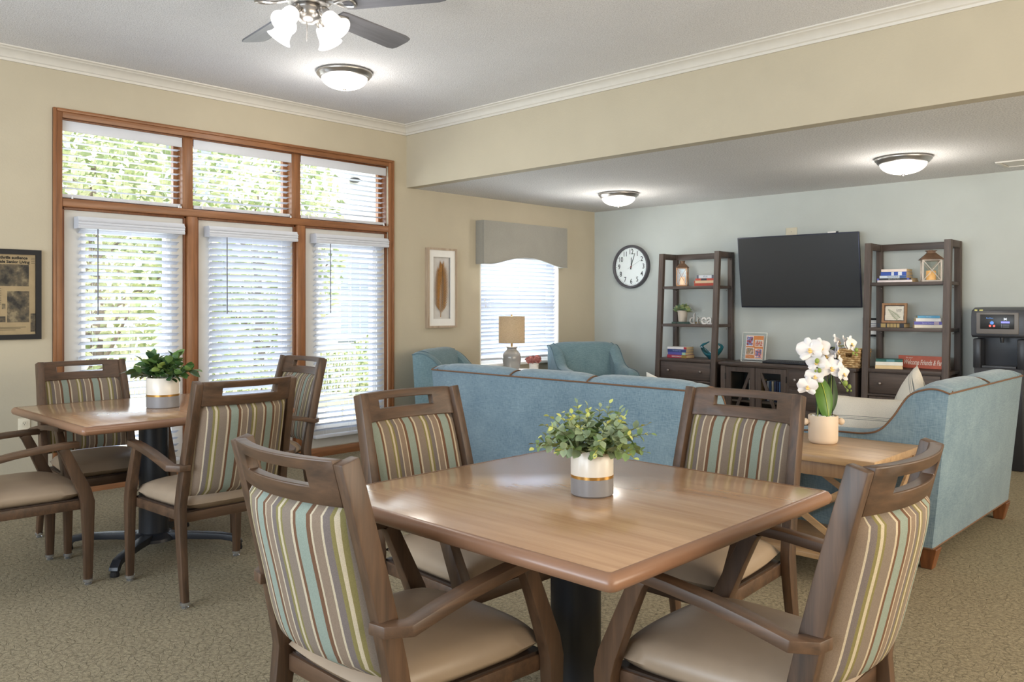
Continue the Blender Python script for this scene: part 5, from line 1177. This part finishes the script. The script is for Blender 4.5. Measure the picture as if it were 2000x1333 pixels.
b = B()
for lo, hi in (((-0.32, -0.15, -0.012), (0.32, -0.125, 0)), ((-0.32, 0.125, -0.012), (0.32, 0.15, 0)), ((-0.32, -0.125, -0.012), (-0.29, 0.125, 0)), ((0.29, -0.125, -0.012), (0.32, 0.125, 0))): b.b2(lo, hi, 0.002)
b.done('frame', M['trim'], ap); B().b2((-0.285, -0.125, -0.006), (0.29, 0.125, 0)).done('panel', M['trim'], ap, 0); B().b2((-0.292, -0.125, -0.004), (-0.284, 0.125, 0)).done('gap', M['rust'], ap, 0)

# ------------------------------------------------------------------ garden outside the west windows
gr = B().b2((-40, -30, -0.35), (-0.17, 40, -0.15)).done('lawn_ground', textured_paint('pale_dry_lawn', (186, 184, 146), 30, 0.3, 0.02, 0.95, 0.15), smooth=0); gr['kind'] = 'structure'
pt = B().b2((-3.6, -12, -0.149), (-0.17, 6, -0.10)).done('patio_ground', textured_paint('pale_concrete', (214, 208, 198), 60, 0.2, 0.003), smooth=0); pt['kind'] = 'structure'
def foliage_mesh(rnd, n, centre, rad, size, mats):
    b = B(); bm = b.bm
    for i in range(n):
        while True:
            p = Vector((rnd.uniform(-1, 1), rnd.uniform(-1, 1), rnd.uniform(-1, 1)))
            if 0.25 < p.length < 1: break
        c = Vector((p.x*rad[0], p.y*rad[1], p.z*rad[2]))+Vector(centre)
        d = Vector((rnd.gauss(0, 1), rnd.gauss(0, 1), rnd.gauss(0, 1))).normalized(); s = d.orthogonal().normalized()*size*0.45*rnd.uniform(0.7, 1.2); d = d*size*rnd.uniform(0.7, 1.3)
        f = bm.faces.new([bm.verts.new(q) for q in (c-d*0.5, c+s*0.6, c+d*0.5, c-s*0.6)]); f.material_index = rnd.randrange(len(mats))
    return b.mesh('foliage', mats, 0)
LG = [plain('garden_leaf_bright', (196, 205, 158), 0.6, var=0.2), plain('garden_leaf', (152, 168, 126), 0.6, var=0.2), plain('garden_leaf_pale', (218, 220, 192), 0.6, var=0.2)]
BK = plain('grey_bark', (120, 108, 98), 0.9, var=0.2)
def tree(label, x, y, h, rad, n, seed):
    rnd = random.Random(seed); r = thing('garden_tree', label, 'tree', (x, y, -0.15), 0, 'trees in the garden')
    B().tube(smooth_path([(0, 0, 0), (0.05, 0.04, h*0.3), (-0.04, 0.02, h*0.55), (0.03, 0, h*0.8)], 4), [0.10-0.006*k for k in range(13)], 8).done('trunk', BK, r)
    for k in range(8):
        a = k*2.4; z = h*(0.15+0.06*k); L = rad[0]*0.8
        B().tube(smooth_path([(0, 0, z), (cos(a)*L*0.5, sin(a)*L*0.5, z+0.35), (cos(a)*L, sin(a)*L, z+0.8)], 3), [0.035-0.004*q for q in range(7)], 6).done('branch', BK, r)
    f = link('foliage', foliage_mesh(rnd, n, (0, 0, h*0.62), rad, 0.15, LG), r); f['kind'] = 'stuff'
tree('bright green garden tree seen through the blind nearest the newspaper', -4.4, -4.1, 3.9, (1.4, 1.3, 1.9), 3600, 1)
tree('green garden tree seen through the middle window blinds', -5.6, -1.3, 4.0, (1.4, 1.4, 2.0), 3300, 2)
tree('tall pale tree farther back in the garden', -9.6, -2.6, 5.2, (1.9, 2.0, 2.4), 4200, 3)
for i, (x, y, s, lab) in enumerate(((-3.9, -2.7, 0.55, 'low clipped shrub beneath the bright tree'), (-5.0, -0.2, 0.5, 'low clipped shrub between tree and white building'), (-6.2, 1.6, 0.6, 'yellow-green shrub before the white building'), (-7.4, 2.6, 0.6, 'rounded shrub under the building windows'), (-7.9, 4.6, 0.6, 'rounded shrub farthest along the building wall'))):
    rr = thing('garden_shrub', lab, 'shrub', (x, y, -0.15), 0, 'shrubs in the garden')
    f = link('foliage', foliage_mesh(random.Random(20+i), 1700, (0, 0, s*0.75), (s*1.3, s*1.3, s*0.75), 0.09, LG), rr); f['kind'] = 'stuff'
    B().tube([(0, 0, 0), (0.02, 0, s*0.8)], 0.03, 6).done('stem', BK, rr)
bd = thing('white_building', 'white clapboard building wing across the garden with muntined windows', 'building', (-9.6, 6.5, -0.15))
SD = plain('white_siding', (226, 226, 224), 0.6, var=0.02)
b = B(); hh = 5.4
WN = [(-3.55, -2.45), (-0.9, 0.2), (0.55, 1.65), (3.2, 4.3)]
for k in range(27):
    z0 = k*0.2; segs = [(-6.2, 7)]
    if 0.7 <= z0+0.1 <= 2.5:
        e = [-6.2]+[q for w in WN for q in (w[0]-0.06, w[1]+0.06)]+[7]; segs = list(zip(e[::2], e[1::2]))
    for a, c in segs: B().prism([(-0.02, z0), (0.022, z0), (0.006, z0+0.2), (-0.02, z0+0.2)], 'y', a, c).done('clapboard', SD, bd, 0)
B().b2((-3.0, -6.2, 0), (-0.02, 7, hh)).done('rear_wall', plain('building_shade_blue', (150, 158, 172), 0.5), bd, 0)
GW = plain('building_pane', (158, 170, 192), 0.2, var=0.05)
for a, c in WN:
    wn = cells(B(), 'x', [a-0.08, a, c, c+0.08], [0.68, 0.76, 2.42, 2.5], [(a, c, 0.76, 2.42)], -0.01, 0.05).done('window', M['white'], bd, 0)
    B().b2((-0.005, a, 0.76), (0.005, c, 2.42)).done('pane', GW, wn, 0)
    B().b2((0.0, a, 1.55), (0.04, c, 1.62)).done('meeting_rail', M['white'], wn, 0)
    for k in range(1, 4): B().b2((0.004, a+(c-a)*k/4-0.012, 0.76), (0.02, a+(c-a)*k/4+0.012, 2.42)).done('muntin', M['white'], wn, 0)
    for z in (1.03, 1.29, 1.88, 2.15): B().b2((0.004, a, z-0.012), (0.02, c, z+0.012)).done('muntin', M['white'], wn, 0)
B().prism([(-3.4, 5.35), (0.55, 5.35), (0.55, 5.5), (-1.4, 6.6), (-3.4, 6.6)], 'y', -6.5, 7.3).done('roof', plain('pale_roof', (176, 172, 170), 0.8), bd, 0)
for y in (-5.2, -3.2): B().ball((0.1, y, 4.3), 0.09, (1.2, 1.6, 0.7), 10).done('floodlight', M['black'], bd)
def patio_chair(label, x, y, rz):
    r = thing('patio_chair', label, 'chair', (x, y, -0.10), rz, 'white patio chairs outside'); PM = M['white']
    for s in (-1, 1): B().tube(smooth_path([(s*0.25, -0.25, 0), (s*0.25, -0.22, 0.45), (s*0.25, -0.28, 0.95)], 4), 0.014, 8).done('rear_leg', PM, r); B().tube([(s*0.25, 0.25, 0), (s*0.25, 0.24, 0.62), (s*0.25, -0.22, 0.66)], 0.014, 8).done('front_leg', PM, r)
    b = B(); b.tube([(-0.25, -0.28, 0.95), (0.25, -0.28, 0.95)], 0.014, 8)
    for k in range(9):
        t = -0.24+0.06*k; b.tube([(t, -0.225, 0.45), (t+0.06 if k < 8 else t, -0.275, 0.93)], 0.006, 5); b.tube([(t, -0.225, 0.45), (t-0.06 if k else t, -0.275, 0.93)], 0.006, 5)
    b.done('lattice_back', PM, r)
    b = B(); b.b2((-0.25, -0.22, 0.425), (0.25, -0.19, 0.45)).b2((-0.25, 0.22, 0.425), (0.25, 0.25, 0.45))
    for k in range(12): b.b2((-0.25+0.042*k, -0.2, 0.43), (-0.225+0.042*k, 0.23, 0.442))
    b.done('slatted_seat', PM, r, 0)
patio_chair('white metal patio chair seen low through the last tall blind', -1.35, -2.85, radians(70))
patio_chair('white metal patio chair seen low behind the leafy plant window', -1.8, -4.75, radians(120))
